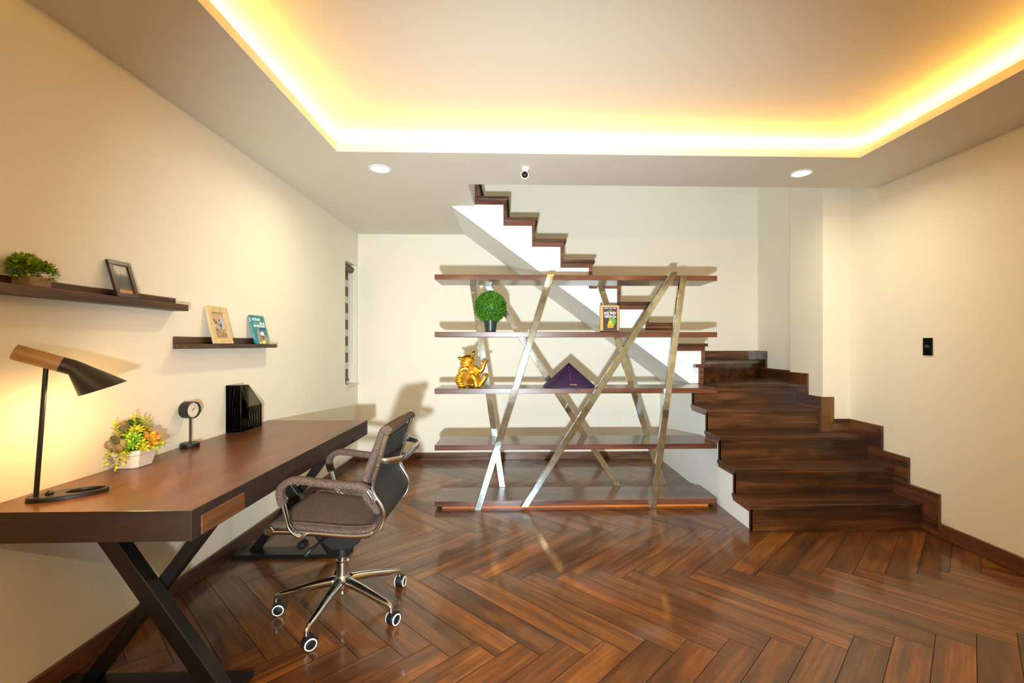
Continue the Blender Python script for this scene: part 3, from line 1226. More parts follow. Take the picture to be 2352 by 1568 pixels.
levels = [pot_ring(.042, .052, 0, .018), pot_ring(.046, .056, .004, .018), pot_ring(.058, .070, .058, .021), pot_ring(.061, .073, .060, .021), pot_ring(.063, .075, .082, .021), pot_ring(.057, .069, .082, .019), pot_ring(.053, .065, .066, .018)]
V = [[bm.verts.new((PC.x + p[0], PC.y + p[1], PC.z + z)) for p in pts_] for pts_, z in levels]
for A, B in zip(V[:-1], V[1:]):
    for k in range(8):
        bm.faces.new((A[k], A[(k + 1) % 8], B[(k + 1) % 8], B[k]))
bm.faces.new(V[0])
bm.faces.new(V[-1])
obj('pot', bm, M_POTW, parent=PT, bevel=.002)
bm = bmesh.new()
for k in range(620):
    x, y = rnd.uniform(-.050, .055), rnd.uniform(-.078, .068)
    b0 = PC + Vector((x, y, .070 + rnd.uniform(0, .045)))
    leaf(bm, b0, Vector((x * 4 + rnd.uniform(-.6, .6), y * 4 + rnd.uniform(-.6, .6), rnd.uniform(.1, .9))), .026, .011, mi=rnd.choice([0, 0, 1, 2]))
obj('filler_leaves', bm, [M_DGR, M_GRN, M_YEL], parent=PT)


def pp(x, y, z):
    return tuple(PC + Vector((x, y, z)))


rosette(pp(.052, .016, .112), (.8, -.45, .55), .042, 6, M_ORA, PT, 3, .62)
rosette(pp(.030, .066, .116), (.5, .45, .5), .034, 7, M_ORA, PT, 3, .5)
rosette(pp(.034, -.052, .128), (.6, -.5, .7), .036, 9, M_GRN, PT, 3, .40)
rosette(pp(.054, -.040, .098), (.9, -.4, .4), .034, 9, M_YEL, PT, 3, .36)
rosette(pp(.018, -.018, .158), (.5, -.4, .9), .034, 10, M_YEL, PT, 3, .26)
rosette(pp(.016, .032, .150), (.4, .1, .9), .028, 8, M_ORA, PT, 2, .3)
rosette(pp(.060, .050, .094), (.9, .2, .4), .028, 8, M_YEL, PT, 3, .34)
rosette(pp(.045, -.072, .108), (.6, -.7, .5), .030, 9, M_GRN, PT, 3, .36)
bm = bmesh.new()
for k in range(620):
    v = Vector((rnd.gauss(0, 1), rnd.gauss(0, 1), abs(rnd.gauss(0, 1)))).normalized()
    p_ = PC + Vector((v.x * .052, v.y * .070, .085 + v.z * .072)) * 1.0
    leaf(bm, p_, v + Vector((rnd.uniform(-.5, .5), rnd.uniform(-.5, .5), rnd.uniform(-.3, .5))), rnd.uniform(.014, .024), rnd.uniform(.008, .012), mi=rnd.choice([0, 1, 1, 2, 2]), pointy=rnd.random() < .5)
obj('mixed_leaves', bm, [M_DGR, M_GRN, M_YEL], parent=PT)
for q in [((0, 0, .10), (0, 0, .16), (.0, .004, .225)), ((0, .02, .10), (0, .03, .15), (.0, .05, .20)), ((0, .05, .10), (0, .07, .15), (.0, .078, .190)),
          ((0, .03, .10), (.01, .05, .14), (.02, .062, .175)), ((-.02, -.07, .10), (-.01, -.09, .16), (.0, -.115, .205)), ((-.02, .0, .10), (-.02, .01, .16), (-.02, .012, .21))]:
    sprig([pp(v[0], v[1] * .9, v[2]) for v in q], M_YEL if q[2][2] > .18 else M_GRN, PT, .020, .014, .0042)
for q in [((.02, -.075, .085), (.03, -.115, .09), (.035, -.135, .05), (.035, -.140, .030)), ((.03, -.07, .085), (.04, -.10, .085), (.045, -.112, .045)), ((.0, -.08, .085), (.0, -.125, .10), (.005, -.150, .06), (.01, -.15, .04)),
          ((.05, .0, .085), (.07, .01, .085), (.08, .03, .075)), ((.05, .03, .09), (.075, .05, .09), (.08, .075, .085)), ((.05, -.03, .09), (.072, -.035, .09), (.08, -.03, .08))]:
    sprig([pp(*v) for v in q], M_YEL, PT, .019, .013, .0042)
for x, y, z, ax_, r in ((.02, -.105, .118, (.5, -.8, .3), .024), (.03, -.125, .104, (.9, -.3, .3), .020), (.012, -.118, .140, (.9, -.2, .5), .020), (.005, -.135, .122, (.5, -.8, .1), .018), (.0, -.06, .185, (.8, -.5, .2), .022), (-.005, -.045, .188, (.9, -.3, .2), .019), (-.01, .0, .185, (.8, -.3, .4), .024), (-.01, .035, .187, (.8, .1, .4), .024)):
    bm = bmesh.new()
    lathe(bm, [(0, 0), (r * .9, -.001), (r, .0005), (r * .9, .0012), (0, .0022)], pp(x, y, z), ax_, 18)
    obj('round_leaf', bm, M_OLV if z < .15 or y < -.03 else M_DGR, parent=PT, smooth=True)

# small bush on the upper ledge ----------------------------------------
UX = XL + .042
BC = Vector((-1.705, 1.712, 1.502))
BT = thing('bushy_plant', tuple(BC), 'small bushy yellow-green plant in a burlap pot on the upper wall ledge', 'potted plant')
bm = bmesh.new()
box(bm, tuple(BC + Vector((-.032, -.040, 0))), tuple(BC + Vector((.032, .040, .036))))
obj('pot', bm, M_BURLAP, parent=BT, bevel=.004)
bm = bmesh.new()
for cc, rr_, nn_ in (((0.0, -.022, .066), .050, 900), ((.0, .038, .054), .044, 700), ((0, -.048, .058), .032, 400)):
    for k in range(nn_):
        v = Vector((rnd.gauss(0, 1), rnd.gauss(0, 1), rnd.gauss(0, 1))).normalized()
        v.z = abs(v.z) if rnd.random() < .6 else v.z
        p = BC + Vector(cc) + Vector((v.x * rr_ * .75, v.y * rr_, v.z * rr_ * .9)) * rnd.uniform(.55, 1.0)
        leaf(bm, p, v + Vector((rnd.uniform(-.5, .5), rnd.uniform(-.5, .5), rnd.uniform(-.2, .6))), rnd.uniform(.010, .016), .009, pointy=True)
for v in list(bm.verts):
    if v.co.x < XL + .002:
        v.co.x = XL + .002
obj('foliage', bm, M_BUSH, parent=BT)

# topiary ball ------------------------------------------------------------
TC = Vector((-.196, 3.87, 1.399))
TT = thing('topiary_ball', tuple(TC), 'round green topiary ball in a dark green pot on the second shelf from the top', 'potted plant')
bm = bmesh.new()
lathe(bm, [(0, 0), (.043, 0), (.0435, .006), (.053, .075), (.056, .076), (.057, .098), (.053, .098), (.052, .085), (0, .083)], TC, n=36)
obj('pot', bm, M_POTG, parent=TT, smooth=True, autosm=35)
bm = bmesh.new()
bcn = TC + Vector((0, 0, .205))
bmesh.ops.create_icosphere(bm, subdivisions=3, radius=.108, matrix=Matrix.Translation(bcn))
ga = PI * (3 - math.sqrt(5))
NL = 6000
for k in range(NL):
    zz = 1 - 2 * (k + .5) / NL
    rr_ = math.sqrt(1 - zz * zz)
    v = Vector((rr_ * math.cos(ga * k), rr_ * math.sin(ga * k), zz))
    p = bcn + v * .112 * rnd.uniform(.94, 1.05)
    leaf(bm, p, v + Vector((rnd.uniform(-.7, .7), rnd.uniform(-.7, .7), rnd.uniform(-.5, .7))), rnd.uniform(.019, .030), .0065, upv=Vector((rnd.uniform(-1, 1), rnd.uniform(-1, 1), 1)))
obj('foliage', bm, M_TOPI, parent=TT)

# ------------------------------------------------------------------ wall ledges
def ledge(y0, y1, zb, zt, zback, label, back0=None, back1=None):
    t = thing('wall_shelf', (XL, (y0 + y1) / 2, zb), label, 'wall shelf', 'picture ledges on the left wall')
    bm = bmesh.new()
    box(bm, (XL, y0, zb), (-1.670, y1, zt))
    obj('board', bm, M_LEDGE, parent=t, bevel=.001)
    bm = bmesh.new()
    box(bm, (XL, back0 or y0, zt), (XL + .014, back1 or y1, zback))
    obj('back_plate', bm, M_LEDGE, parent=t, bevel=.001)
    return t


ledge(1.30, 2.461, 1.470, 1.502, 1.535, 'dark wooden picture ledge on the left wall, the higher and longer one above the lamp')
ledge(2.459, 3.361, 1.277, 1.302, 1.340, 'dark wooden picture ledge on the left wall, the lower one above the file holder')


# leaning frames: local coords u = along wall (+Y), v = up, w = out of face (+X)
def lean_matrix(y, z, xb, xt, h):
    ang = math.asin((xb - xt) / h)
    # columns: u=(0,1,0); v=(-sin,0,cos); w=(cos,0,sin)
    Mx = Matrix(((0, -math.sin(ang), math.cos(ang), xb), (1, 0, 0, y), (0, math.cos(ang), math.sin(ang), z), (0, 0, 0, 1)))
    return Mx


def frame(y0, wid, h, z, xb, xt, fw, th, m_frame, label, photo):
    Mx = lean_matrix(y0 + wid / 2, z + .003, xb, xt, h)
    loc = Mx @ Vector((0, 0, 0))
    t = thing('photo_frame', tuple(loc), label, 'picture frame')
    bm = bmesh.new()
    hw = wid / 2
    for a, b_ in (((-hw, 0), (hw, fw)), ((-hw, h - fw), (hw, h)), ((-hw, fw), (-hw + fw, h - fw)), ((hw - fw, fw), (hw, h - fw))):
        box(bm, (a[0], a[1], -th), (b_[0], b_[1], 0), 0, Mx)
    obj('frame_moulding', bm, m_frame, parent=t, bevel=.0012)
    bm = bmesh.new()
    box(bm, (-hw + fw * .5, fw * .5, -th * .8), (hw - fw * .5, h - fw * .5, -th * .55), 0, Mx)
    mats = photo(bm, Mx, hw - fw, fw, h - fw, -th * .55)
    obj('photo_print', bm, mats, parent=t)
    return t


def photo_group(bm, Mx, hw, v0, v1, d):
    mats = [plain('photo_grey', '#A39B90', .3, var=.25, vscale=60), plain('photo_sand', '#B98F58', .3, var=.2, vscale=80), plain('photo_dark_suit', '#3A3A3C', .3, var=.3, vscale=90), plain('photo_face', '#8C7460', .3), plain('photo_roof', '#C8BEB0', .3)]
    hgt = v1 - v0
    flat(bm, [(-hw, v0), (hw, v0), (hw, v0 + hgt * .2), (-hw, v0 + hgt * .2)], Mx, d, 1)
    for k in range(9):
        a = -hw + k * hw / 4
        flat(bm, [(a, v1), (min(a + .003, hw), v1), (.003 + a * .3, v1 - hgt * .3), (a * .3, v1 - hgt * .3)], Mx, d, 4)
    for k in range(7):
        x = -hw * .82 + k * hw * .27
        top = v0 + hgt * (.68 - .02 * (k % 3))
        w_ = hw * .13
        flat(bm, [(x - w_, v0 + hgt * .38), (x + w_, v0 + hgt * .38), (x + w_, top - .01), (x + w_ * .6, top), (x - w_ * .6, top), (x - w_, top - .01)], Mx, d + .0002 + .00005 * k, 2)
        flat(bm, [(x - w_ * .8, v0 + hgt * .14), (x - w_ * .15, v0 + hgt * .14), (x - w_ * .1, v0 + hgt * .4), (x - w_ * .8, v0 + hgt * .4)], Mx, d + .0003, 2)
        flat(bm, [(x + w_ * .15, v0 + hgt * .12), (x + w_ * .8, v0 + hgt * .12), (x + w_ * .8, v0 + hgt * .4), (x + w_ * .1, v0 + hgt * .4)], Mx, d + .0003, 2)
        flat(bm, ell(x, top + .004, w_ * .5, .0045, 10), Mx, d + .0004, 3)
    return mats


def photo_view(bm, Mx, hw, v0, v1, d):
    mats = [plain('photo_warm', '#C9A98A', .3, var=.2, vscale=40), plain('photo_window', '#B9C4C6', .3), plain('photo_plants', '#5A6A58', .3, var=.5, vscale=90), plain('photo_floor', '#B28C5E', .3, var=.3, vscale=60), plain('photo_red', '#9A4038', .3), plain('photo_white', '#E2DCD2', .3), plain('photo_black', '#3A302C', .3)]
    g = v1 - v0
    flat(bm, [(-hw * .1, v0 + g * .4), (hw * .9, v0 + g * .4), (hw * .8, v0 + g * .85), (hw * .1, v0 + g * .7)], Mx, d, 1)
    flat(bm, [(-hw, v0), (hw, v0), (hw, v0 + g * .2), (-hw, v0 + g * .3)], Mx, d, 3)
    for k in range(26):
        x, y = rnd.uniform(-hw * .85, hw * .6), v0 + g * rnd.uniform(.28, .72)
        flat(bm, ell(x, y, rnd.uniform(.003, .009), rnd.uniform(.003, .008), 8, rnd.uniform(0, 3)), Mx, d + .0002 + k * .00001, rnd.choice([2, 2, 5, 6, 4, 1]))
    for k in range(8):
        x, y = rnd.uniform(-hw * .3, hw * .85), v0 + g * rnd.uniform(.05, .28)
        flat(bm, [(x, y), (x + .01, y + .002), (x + .012, y + .008), (x + .002, y + .006)], Mx, d + .0006, rnd.choice([5, 3, 6]))
    return mats


M_FRD = plain('dark_brown_frame', '#33181A', .35)
M_FRL = wood('pale_beech_frame', '#CDAE78', '#DFC593', '#EBD5A8', 'Z', 2.0, rough=.45, coat=.05, contrast=.6)
frame(2.054, .118, .166, 1.502, -1.688, -1.7325, .019, .012, M_FRD, 'dark brown photo frame with a group picture leaning on the upper wall ledge', photo_group)
t = frame(2.698, .177, .219, 1.302, -1.684, -1.732, .034, .014, M_FRL, 'pale wooden photo frame with a snapshot leaning on the lower wall ledge', photo_view)

# blue book ----------------------------------------------------------------
h = .196
Mx = lean_matrix(3.208, 1.3025, -1.684, -1.729, h)
BK = thing('blue_book', tuple(Mx @ Vector((0, 0, 0))), 'thin blue paperback with a cartoon cover leaning on the lower wall ledge', 'book')
hw = .083
bm = bmesh.new()
box(bm, (-hw, 0, -.013), (hw, h, 0), 0, Mx)
b_pages = bm
mats = [plain('blue_cover', '#177E92', .35), plain('cover_white', '#F0F2EE', .4), plain('cover_navy', '#0C4A84', .4), plain('cover_red', '#B8302C', .4), plain('cover_yellow', '#E8D82C', .4), plain('cover_skin', '#C8A07A', .4), plain('cover_grey', '#7B9498', .4), plain('cover_green', '#9CC03C', .4), plain('cover_teal', '#1AA0B4', .4)]
obj('cover', bm, mats, parent=BK, bevel=.001)
bm = bmesh.new()


def TM(x, y, z=.0006):
    return Mx @ Matrix.Translation((x, y, z))


text_bm(bm, 'CƯ XỬ NHƯ', .022, TM(-.022, .160), mi=1, bold=.0006, width=.095)
text_bm(bm, 'đàn bà', .024, TM(.042, .136), mi=1, bold=.0005, width=.062)
for k in range(5):
    flat(bm, [(-.066 + k * .012, .140), (-.058 + k * .012, .140), (-.058 + k * .012, .144), (-.066 + k * .012, .144)], Mx, .0004, 1)
text_bm(bm, 'SUY NGHĨ NHƯ', .022, TM(.002, .116), mi=1, bold=.0006, width=.140)
text_bm(bm, 'ĐÀN ÔNG', .018, TM(.036, .097), mi=2, bold=.0006, width=.075)
for k in range(3):
    flat(bm, [(-.060, .096 + k * .005), (-.008, .096 + k * .005), (-.008, .099 + k * .005), (-.060, .099 + k * .005)], Mx, .0004, 6)
# figure: hat, face, top, racket
flat(bm, [(-.050, 0.002), (.080, 0.002), (.080, .035), (.05, .06), (-.03, .07), (-.055, .04)], Mx, .0002, 6)
flat(bm, ell(-.030, .078, .013, .017), Mx, .0006, 5)
flat(bm, [(-.036, .062), (-.030, .062), (-.036, .030), (-.040, .030)], Mx, .0006, 5)
flat(bm, ell(.014, .048, .018, .023), Mx, .0006, 3)
flat(bm, ell(.014, .072, .022, .014), Mx, .0008, 1)
flat(bm, [(-.012, .064), (.036, .058), (.038, .062), (-.010, .070)], Mx, .0010, 1)
flat(bm, [(-.010, .002), (.036, .002), (.032, .028), (.022, .030), (.010, .022), (.0, .030), (-.004, .030)], Mx, .0009, 4)
flat(bm, [(.040, .032), (.050, .032), (.050, .046), (.040, .046)], Mx, .0009, 7)
flat(bm, [(.044, .050), (.064, .050), (.064, .066), (.044, .066)], Mx, .0009, 8)
flat(bm, ell(-.03, .008, .010, .005), Mx, .0009, 1)
flat(bm, ell(.056, .012, .007, .006), Mx, .0009, 3)
obj('cover_print', bm, mats, parent=BK)
bm = bmesh.new()
Ms = Mx @ Matrix(((0, 0, -1, -hw), (0, 1, 0, 0), (1, 0, 0, -.0065), (0, 0, 0, 1)))
for k in range(8):
    flat(bm, [(-.003, .150 + k * .004), (.003, .150 + k * .004), (.003, .1525 + k * .004), (-.003, .1525 + k * .004)], Ms, .0002, 1)
for k in range(13):
    flat(bm, [(-.002, .035 + k * .008), (.002, .035 + k * .008), (.002, .040 + k * .008), (-.002, .040 + k * .008)], Ms, .0002, 7 if k > 4 else 1)
obj('spine_print', bm, mats, parent=BK)

# ------------------------------------------------------------------ clock
CC = Vector((-1.700, 2.515, DT))
CK = thing('desk_clock', tuple(CC), 'small black round clock on a thin pole with a disc base, on the desk', 'clock')
bm = bmesh.new()
lathe(bm, [(0, 0), (.043, 0), (.044, .002), (.044, .021), (.042, .023), (0, .023)], CC, n=40)
obj('base', bm, M_BLACKP, parent=CK, smooth=True, autosm=35)
bm = bmesh.new()
tube(bm, [CC + Vector((.002, 0, .022)), CC + Vector((.002, 0, .16))], .0052, 14)
obj('pole', bm, M_BLACKP, parent=CK, smooth=True, autosm=40)
ca = Vector((.985, -.17, 0)).normalized()
cc = CC + Vector((.001, 0, .195))
bm = bmesh.new()
lathe(bm, [(0, -.030), (.041, -.030), (.0435, -.027), (.0435, .024), (.0405, .024), (.0395, .014), (0, .014)], cc, ca, 44)
obj('case', bm, M_BLACKP, parent=CK, smooth=True, autosm=35)
bm = bmesh.new()
lathe(bm, [(0, .0145), (.0385, .0145), (.0385, .0152), (0, .0152)], cc, ca, 40)
face = obj('clock_face', bm, plain('clock_dial', '#D9D2C0', .4), parent=CK)
sidev = ca.cross(Vector((0, 0, 1))).normalized() * -1
Mc = Matrix(((sidev.x, 0, ca.x, cc.x), (sidev.y, 0, ca.y, cc.y), (sidev.z, 1, ca.z, cc.z), (0, 0, 0, 1)))
bm = bmesh.new()
for k in range(12):
    a = 2 * PI * k / 12
    l_ = .006 if k % 3 == 0 else .0035
    ca_, sa_ = math.sin(a), math.cos(a)
    p0, p1 = .034, .034 - l_
    flat(bm, [(ca_ * p1 - sa_ * .0007, sa_ * p1 + ca_ * .0007), (ca_ * p1 + sa_ * .0007, sa_ * p1 - ca_ * .0007), (ca_ * p0 + sa_ * .0007, sa_ * p0 - ca_ * .0007), (ca_ * p0 - sa_ * .0007, sa_ * p0 + ca_ * .0007)], Mc, .0153, 0)
obj('hour_marks', bm, M_BLACKP, parent=face)
for a, l_, w_ in ((R(62), .019, .0016), (R(38), .030, .0011), (R(205), .012, .0006)):
    bm = bmesh.new()
    s_, c_ = math.sin(a), math.cos(a)
    flat(bm, [(-s_ * .005 - c_ * w_, -c_ * .005 + s_ * w_), (-s_ * .005 + c_ * w_, -c_ * .005 - s_ * w_), (s_ * l_ + c_ * w_ * .5, c_ * l_ - s_ * w_ * .5), (s_ * l_ - c_ * w_ * .5, c_ * l_ + s_ * w_ * .5)], Mc, .0156, 0)
    obj('clock_hand', bm, M_BLACKP, parent=CK)

# ------------------------------------------------------------------ file holder
FH = thing('file_holder', (-1.70, 3.0, DT), 'black wire mesh magazine file holder standing on the desk by the wall', 'file holder')
xa, xb_, ya, yb = XL + .006, -1.655, 2.895, 3.130
zt, zl_ = DT + .288, DT + .148


def wire_panel(name, pts3):
    bm = bmesh.new()
    bm.faces.new([bm.verts.new(p) for p in pts3])
    bmesh.ops.solidify(bm, geom=bm.faces[:] , thickness=.0012)
    obj(name, bm, M_WIRE, parent=FH)


wire_panel('end_panel', [(xa, ya, DT + .002), (xb_, ya, DT + .002), (xb_, ya, zt), (xa, ya, zt)])
wire_panel('side_panel', [(xb_, ya, DT + .002), (xb_, yb, DT + .002), (xb_, yb, zl_), (xb_, 2.975, zl_), (xb_, ya + .005, zt)])
wire_panel('side_panel', [(xa, ya, DT + .002), (xa, yb, DT + .002), (xa, yb, zt - .015), (xa, ya, zt)])
wire_panel('end_panel', [(xa, yb, DT + .002), (xb_, yb, DT + .002), (xb_, yb, zl_), (xa, yb, zt - .015)])
bm = bmesh.new()
box(bm, (xa, ya, DT + .0005), (xb_, yb, DT + .003))
obj('bottom_panel', bm, M_BLACKP, parent=FH)
bm = bmesh.new()
r_ = .0022
edges = [[(xa, ya, DT + .003), (xb_, ya, DT + .003), (xb_, yb, DT + .003), (xa, yb, DT + .003), (xa, ya, DT + .003)],
         [(xa, ya, zt), (xb_, ya, zt), (xb_, 2.975, zl_), (xb_, yb, zl_), (xa, yb, zt - .015), (xa, ya, zt)],
         [(xa, ya, DT + .003), (xa, ya, zt)], [(xb_, ya, DT + .003), (xb_, ya, zt)], [(xb_, yb, DT + .003), (xb_, yb, zl_)], [(xa, yb, DT + .003), (xa, yb, zt - .015)]]
for e_ in edges:
    for p, q in zip(e_[:-1], e_[1:]):
        tube(bm, [p, q], r_, 8)
obj('rim_wire', bm, M_BLACKP, parent=FH, smooth=True)

# ------------------------------------------------------------------ office chair
CX0, CY0 = -.842, 2.330
CH = thing('office_chair', (CX0, CY0, 0), 'swivel office chair with heathered grey-brown upholstery, black mesh back and chrome frame, facing the desk', 'office chair')
rail_xz = [(-1.085, .480), (-1.0, .478), (-.913, .472), (-.83, .464), (-.745, .456), (-.675, .455), (-.630, .463), (-.598, .487), (-.581, .520), (-.577, .553), (-.586, .583), (-.602, .611), (-.619, .637), (-.626, .662), (-.621, .70), (-.605, .75), (-.587, .81), (-.571, .865), (-.556, .915)]
Y1, Y2 = 2.09, 2.57
for y in (Y1, Y2):
    bm = bmesh.new()
    P = catmull([(x, y, z) for x, z in rail_xz], 4)
    strip(bm, P, (0, 1, 0), .006, .010, rnd_n=10)
    obj('side_rail', bm, M_CHROME, parent=CH, smooth=True)
rc = catmull([(x, 0, z) for x, z in rail_xz], 6)


def pad(i0, i1, off, hw_, th_, name, mat, taper=3, y=CY0, seams=0):
    P = rc[i0:i1]
    n_ = len(P)
    pts_, ws, hs = [], [], []
    for i, p in enumerate(P):
        t_ = (P[min(i + 1, n_ - 1)] - P[max(i - 1, 0)]).normalized()
        nm = Vector((-t_.z, 0, t_.x))
        e_ = min(1.0, (min(i, n_ - 1 - i) + .5) / taper)
        o_ = off(i / (n_ - 1)) if callable(off) else off
        pts_.append(Vector((p.x, y, p.z)) + nm * o_)
        pu = 1.0
        ws.append(hw_ * (0.94 + .06 * math.sqrt(e_)))
        hs.append(th_ * math.sqrt(max(.12, min(1, e_))))
    bm = bmesh.new()
    strip(bm, pts_, (0, 1, 0), ws, hs, rnd_n=28)
    o = obj(name, bm, mat, parent=CH, smooth=True)
    return o


N6 = 6
seat = pad(0, 7 * N6 + 1, lambda t_: .022 - .010 * math.sin(PI * t_), .232, .019, 'seat_cushion', M_WOOL)
back = pad(9 * N6 - 2, 18 * N6 + 1, lambda t_: .030 + .014 * math.sin(PI * min(1, t_ * 1.15)), .230, .026, 'backrest_cushion', M_WOOL)
# stitched seams across the seat front edge
for dy in (-.222, .222):
    bm = bmesh.new()
    tube(bm, [(p.x, CY0 + dy, p.z + .0375) for p in rc[3:6 * N6]], .0028, 6)
    obj('piping', bm, M_WOOL, parent=seat, smooth=True)
# rear mesh panel
bm = bmesh.new()
P = [Vector((p.x, CY0, p.z)) for p in rc[8 * N6 - 2:18 * N6 - 3]]
strip(bm, P, (0, 1, 0), .226, .003, rnd_n=12)
obj('mesh_back', bm, M_MESHB, parent=CH, smooth=True)
# rolls with chrome caps
for (x, z), r_ in ((rail_xz[-1], .019), (rail_xz[0], .019)):
    bm = bmesh.new()
    lathe(bm, [(0, -.236), (r_, -.236), (r_, .236), (0, .236)], (x - (.004 if z > .8 else -.012), CY0, z + .006), (0, 1, 0), 24)
    obj('fabric_roll', bm, M_WOOL, parent=CH, smooth=True, autosm=40)
    for s_ in (-1, 1):
        bm = bmesh.new()
        lathe(bm, [(0, -.008), (r_ * 1.0, -.008), (r_ * 1.15, -.004), (r_ * 1.15, .001), (r_ * 1.0, .0035), (r_ * .62, .0035), (r_ * .58, .0015), (r_ * .34, .0015), (r_ * .30, .004), (0, .004)], (x - (.004 if z > .8 else -.012), CY0 + s_ * .246, z + .006), (0, s_, 0), 24)
        obj('roll_cap', bm, M_CHROME, parent=CH, smooth=True, autosm=40)
# armrests
arm_xz = [(-.915, .466), (-.945, .480), (-.972, .511), (-.985, .560), (-.998, .609), (-1.010, .649), (-1.005, .680), (-.981, .704), (-.948, .713), (-.896, .709), (-.835, .700), (-.775, .693), (-.720, .690), (-.675, .686), (-.650, .676), (-.634, .660), (-.618, .636), (-.612, .613)]
for s_ in (-1, 1):
    y = CY0 + s_ * .268
    P = catmull([(x, y, z) for x, z in arm_xz], 4)
    bm = bmesh.new()
    strip(bm, P, (0, 1, 0), .015, .006, rnd_n=12)
    ar = obj('armrest', bm, M_CHROME, parent=CH, smooth=True)
    bm = bmesh.new()
    P2 = P[4 * 4:15 * 4]
    strip(bm, P2, (0, 1, 0), .022, .0155, rnd_n=16)
    obj('arm_sleeve', bm, M_WOOL, parent=ar, smooth=True)
    for (x, z) in ((-.915, .468), (-.612, .615)):
        bm = bmesh.new()
        tube(bm, [(x, CY0 + s_ * .236, z), (x, CY0 + s_ * .286, z)], .0075, 12)
        obj('arm_bolt', bm, M_CHROME, parent=ar, smooth=True, autosm=40)
# back brace
bm = bmesh.new()
zb_ = .790
P = catmull([(-.596, Y1 + .0, zb_), (-.560, Y1 + .004, zb_ - .004), (-.515, Y1 + .05, zb_ - .006), (-.495, Y1 + .12, zb_ - .004), (-.492, CY0, zb_), (-.495, Y2 - .12, zb_ - .004), (-.515, Y2 - .05, zb_ - .006), (-.560, Y2 - .004, zb_ - .004), (-.596, Y2, zb_)], 5)
strip(bm, P, (0, 0, 1), .014, .0045, rnd_n=12)
obj('back_brace', bm, M_CHROME, parent=CH, smooth=True)
for y in (Y1, Y2):
    for (x, z) in ((-.590, .815), (-.604, .765)):
        bm = bmesh.new()
        tube(bm, [(x, y - .011, z), (x, y + .011, z)], .0055, 10)
        obj('brace_bolt', bm, M_CHROME, parent=CH, smooth=True, autosm=40)
# stretchers under the seat
for x in (-.95, -.73):
    bm = bmesh.new()
    tube(bm, [(x, Y1, .458), (x, Y2, .458)], .009, 12)
    obj('stretcher', bm, M_CHROME, parent=CH, smooth=True, autosm=40)
# mechanism
bm = bmesh.new()
prism(bm, [(-1.0, .452), (-.72, .448), (-.745, .350), (-.790, .318), (-.875, .318), (-.93, .365), (-.99, .415)], 'Y', CY0 - .062, CY0 + .062)
obj('tilt_mechanism', bm, M_BLACKP, parent=CH, bevel=.006)
bm = bmesh.new()
lathe(bm, [(0, 0), (.017, 0), (.019, .006), (.019, .036), (.015, .042), (0, .042)], (-.978, CY0 - .095, .372), (-.25, -1, -.1), 20)
obj('tension_knob', bm, M_BLACKP, parent=CH, smooth=True, autosm=40)
bm = bmesh.new()
tube(bm, [(-.89, CY0 - .05, .385), (-.93, CY0 - .12, .360), (-.955, CY0 - .16, .335)], [.006, .006, .010], 10)
obj('height_lever', bm, M_BLACKP, parent=CH, smooth=True)
bm = bmesh.new()
lathe(bm, [(0, .268), (.033, .268), (.033, .330), (0, .335)], (CX0, CY0, 0), n=28)
obj('column_collar', bm, M_BLACKP, parent=CH, smooth=True, autosm=40)
bm = bmesh.new()
lathe(bm, [(0, .085), (.024, .085), (.028, .09), (.028, .230), (.031, .232), (.031, .242), (.022, .244), (.022, .270), (0, .27)], (CX0, CY0, 0), n=32)
obj('gas_column', bm, M_CHROME, parent=CH, smooth=True, autosm=35)
bm = bmesh.new()
lathe(bm, [(0, .105), (.034, .107), (.040, .125), (.040, .158), (.030, .176), (0, .178)], (CX0, CY0, 0), n=32)
obj('hub', bm, M_CHROME, parent=CH, smooth=True, autosm=50)
leg0, cast0 = None, None
for k, a in enumerate((186, 262, 333, 42, 114)):
    a = R(a)
    dv = Vector((math.cos(a), math.sin(a), 0))
    c0 = Vector((CX0, CY0, 0))
    bm = bmesh.new()
    P = [c0 + dv * .03 + Vector((0, 0, .145)), c0 + dv * .12 + Vector((0, 0, .132)), c0 + dv * .24 + Vector((0, 0, .105)), c0 + dv * .292 + Vector((0, 0, .094)), c0 + dv * .305 + Vector((0, 0, .080)), c0 + dv * .306 + Vector((0, 0, .060))]
    tube(bm, catmull(P, 4), [.024 - .013 * min(1, i / 14) for i in range(21)], 14)
    obj('base_leg', bm, M_CHROME, parent=CH, smooth=True)
    # caster
    sw = R(-75 + 22 * k)
    cv = Vector((math.cos(sw), math.sin(sw), 0))          # wheel axle direction, mostly facing the camera
    fw_ = Vector((-cv.y, cv.x, 0)) * .012
    wc = c0 + dv * .306 + fw_ + Vector((0, 0, .0285))
    bm = bmesh.new()
    lathe(bm, [(0, -.024), (.020, -.024), (.0265, -.019), (.0285, -.012), (.0285, .012), (.0265, .019), (.020, .0235), (0, .0235)], wc, cv, 32)
    cs = obj('caster', bm, M_BLACKP, parent=CH, smooth=True, autosm=45)
    for s_ in (-1, 1):
        bm = bmesh.new()
        lathe(bm, [(.0205, .0215), (.0255, .0205), (.0262, .0225), (.0250, .0245), (.0213, .0252), (.0205, .0215)], wc, cv * s_, 32)
        obj('white_ring', bm, M_TRIMW, parent=cs, smooth=True, autosm=45, label='white ring on the caster face')
    bm = bmesh.new()
    lathe(bm, [(0, -.012), (.031, -.012), (.031, .012), (0, .012)], wc + Vector((0, 0, .004)), cv, 28)
    obj('caster_hood', bm, M_BLACKP, parent=cs, smooth=True, autosm=40)

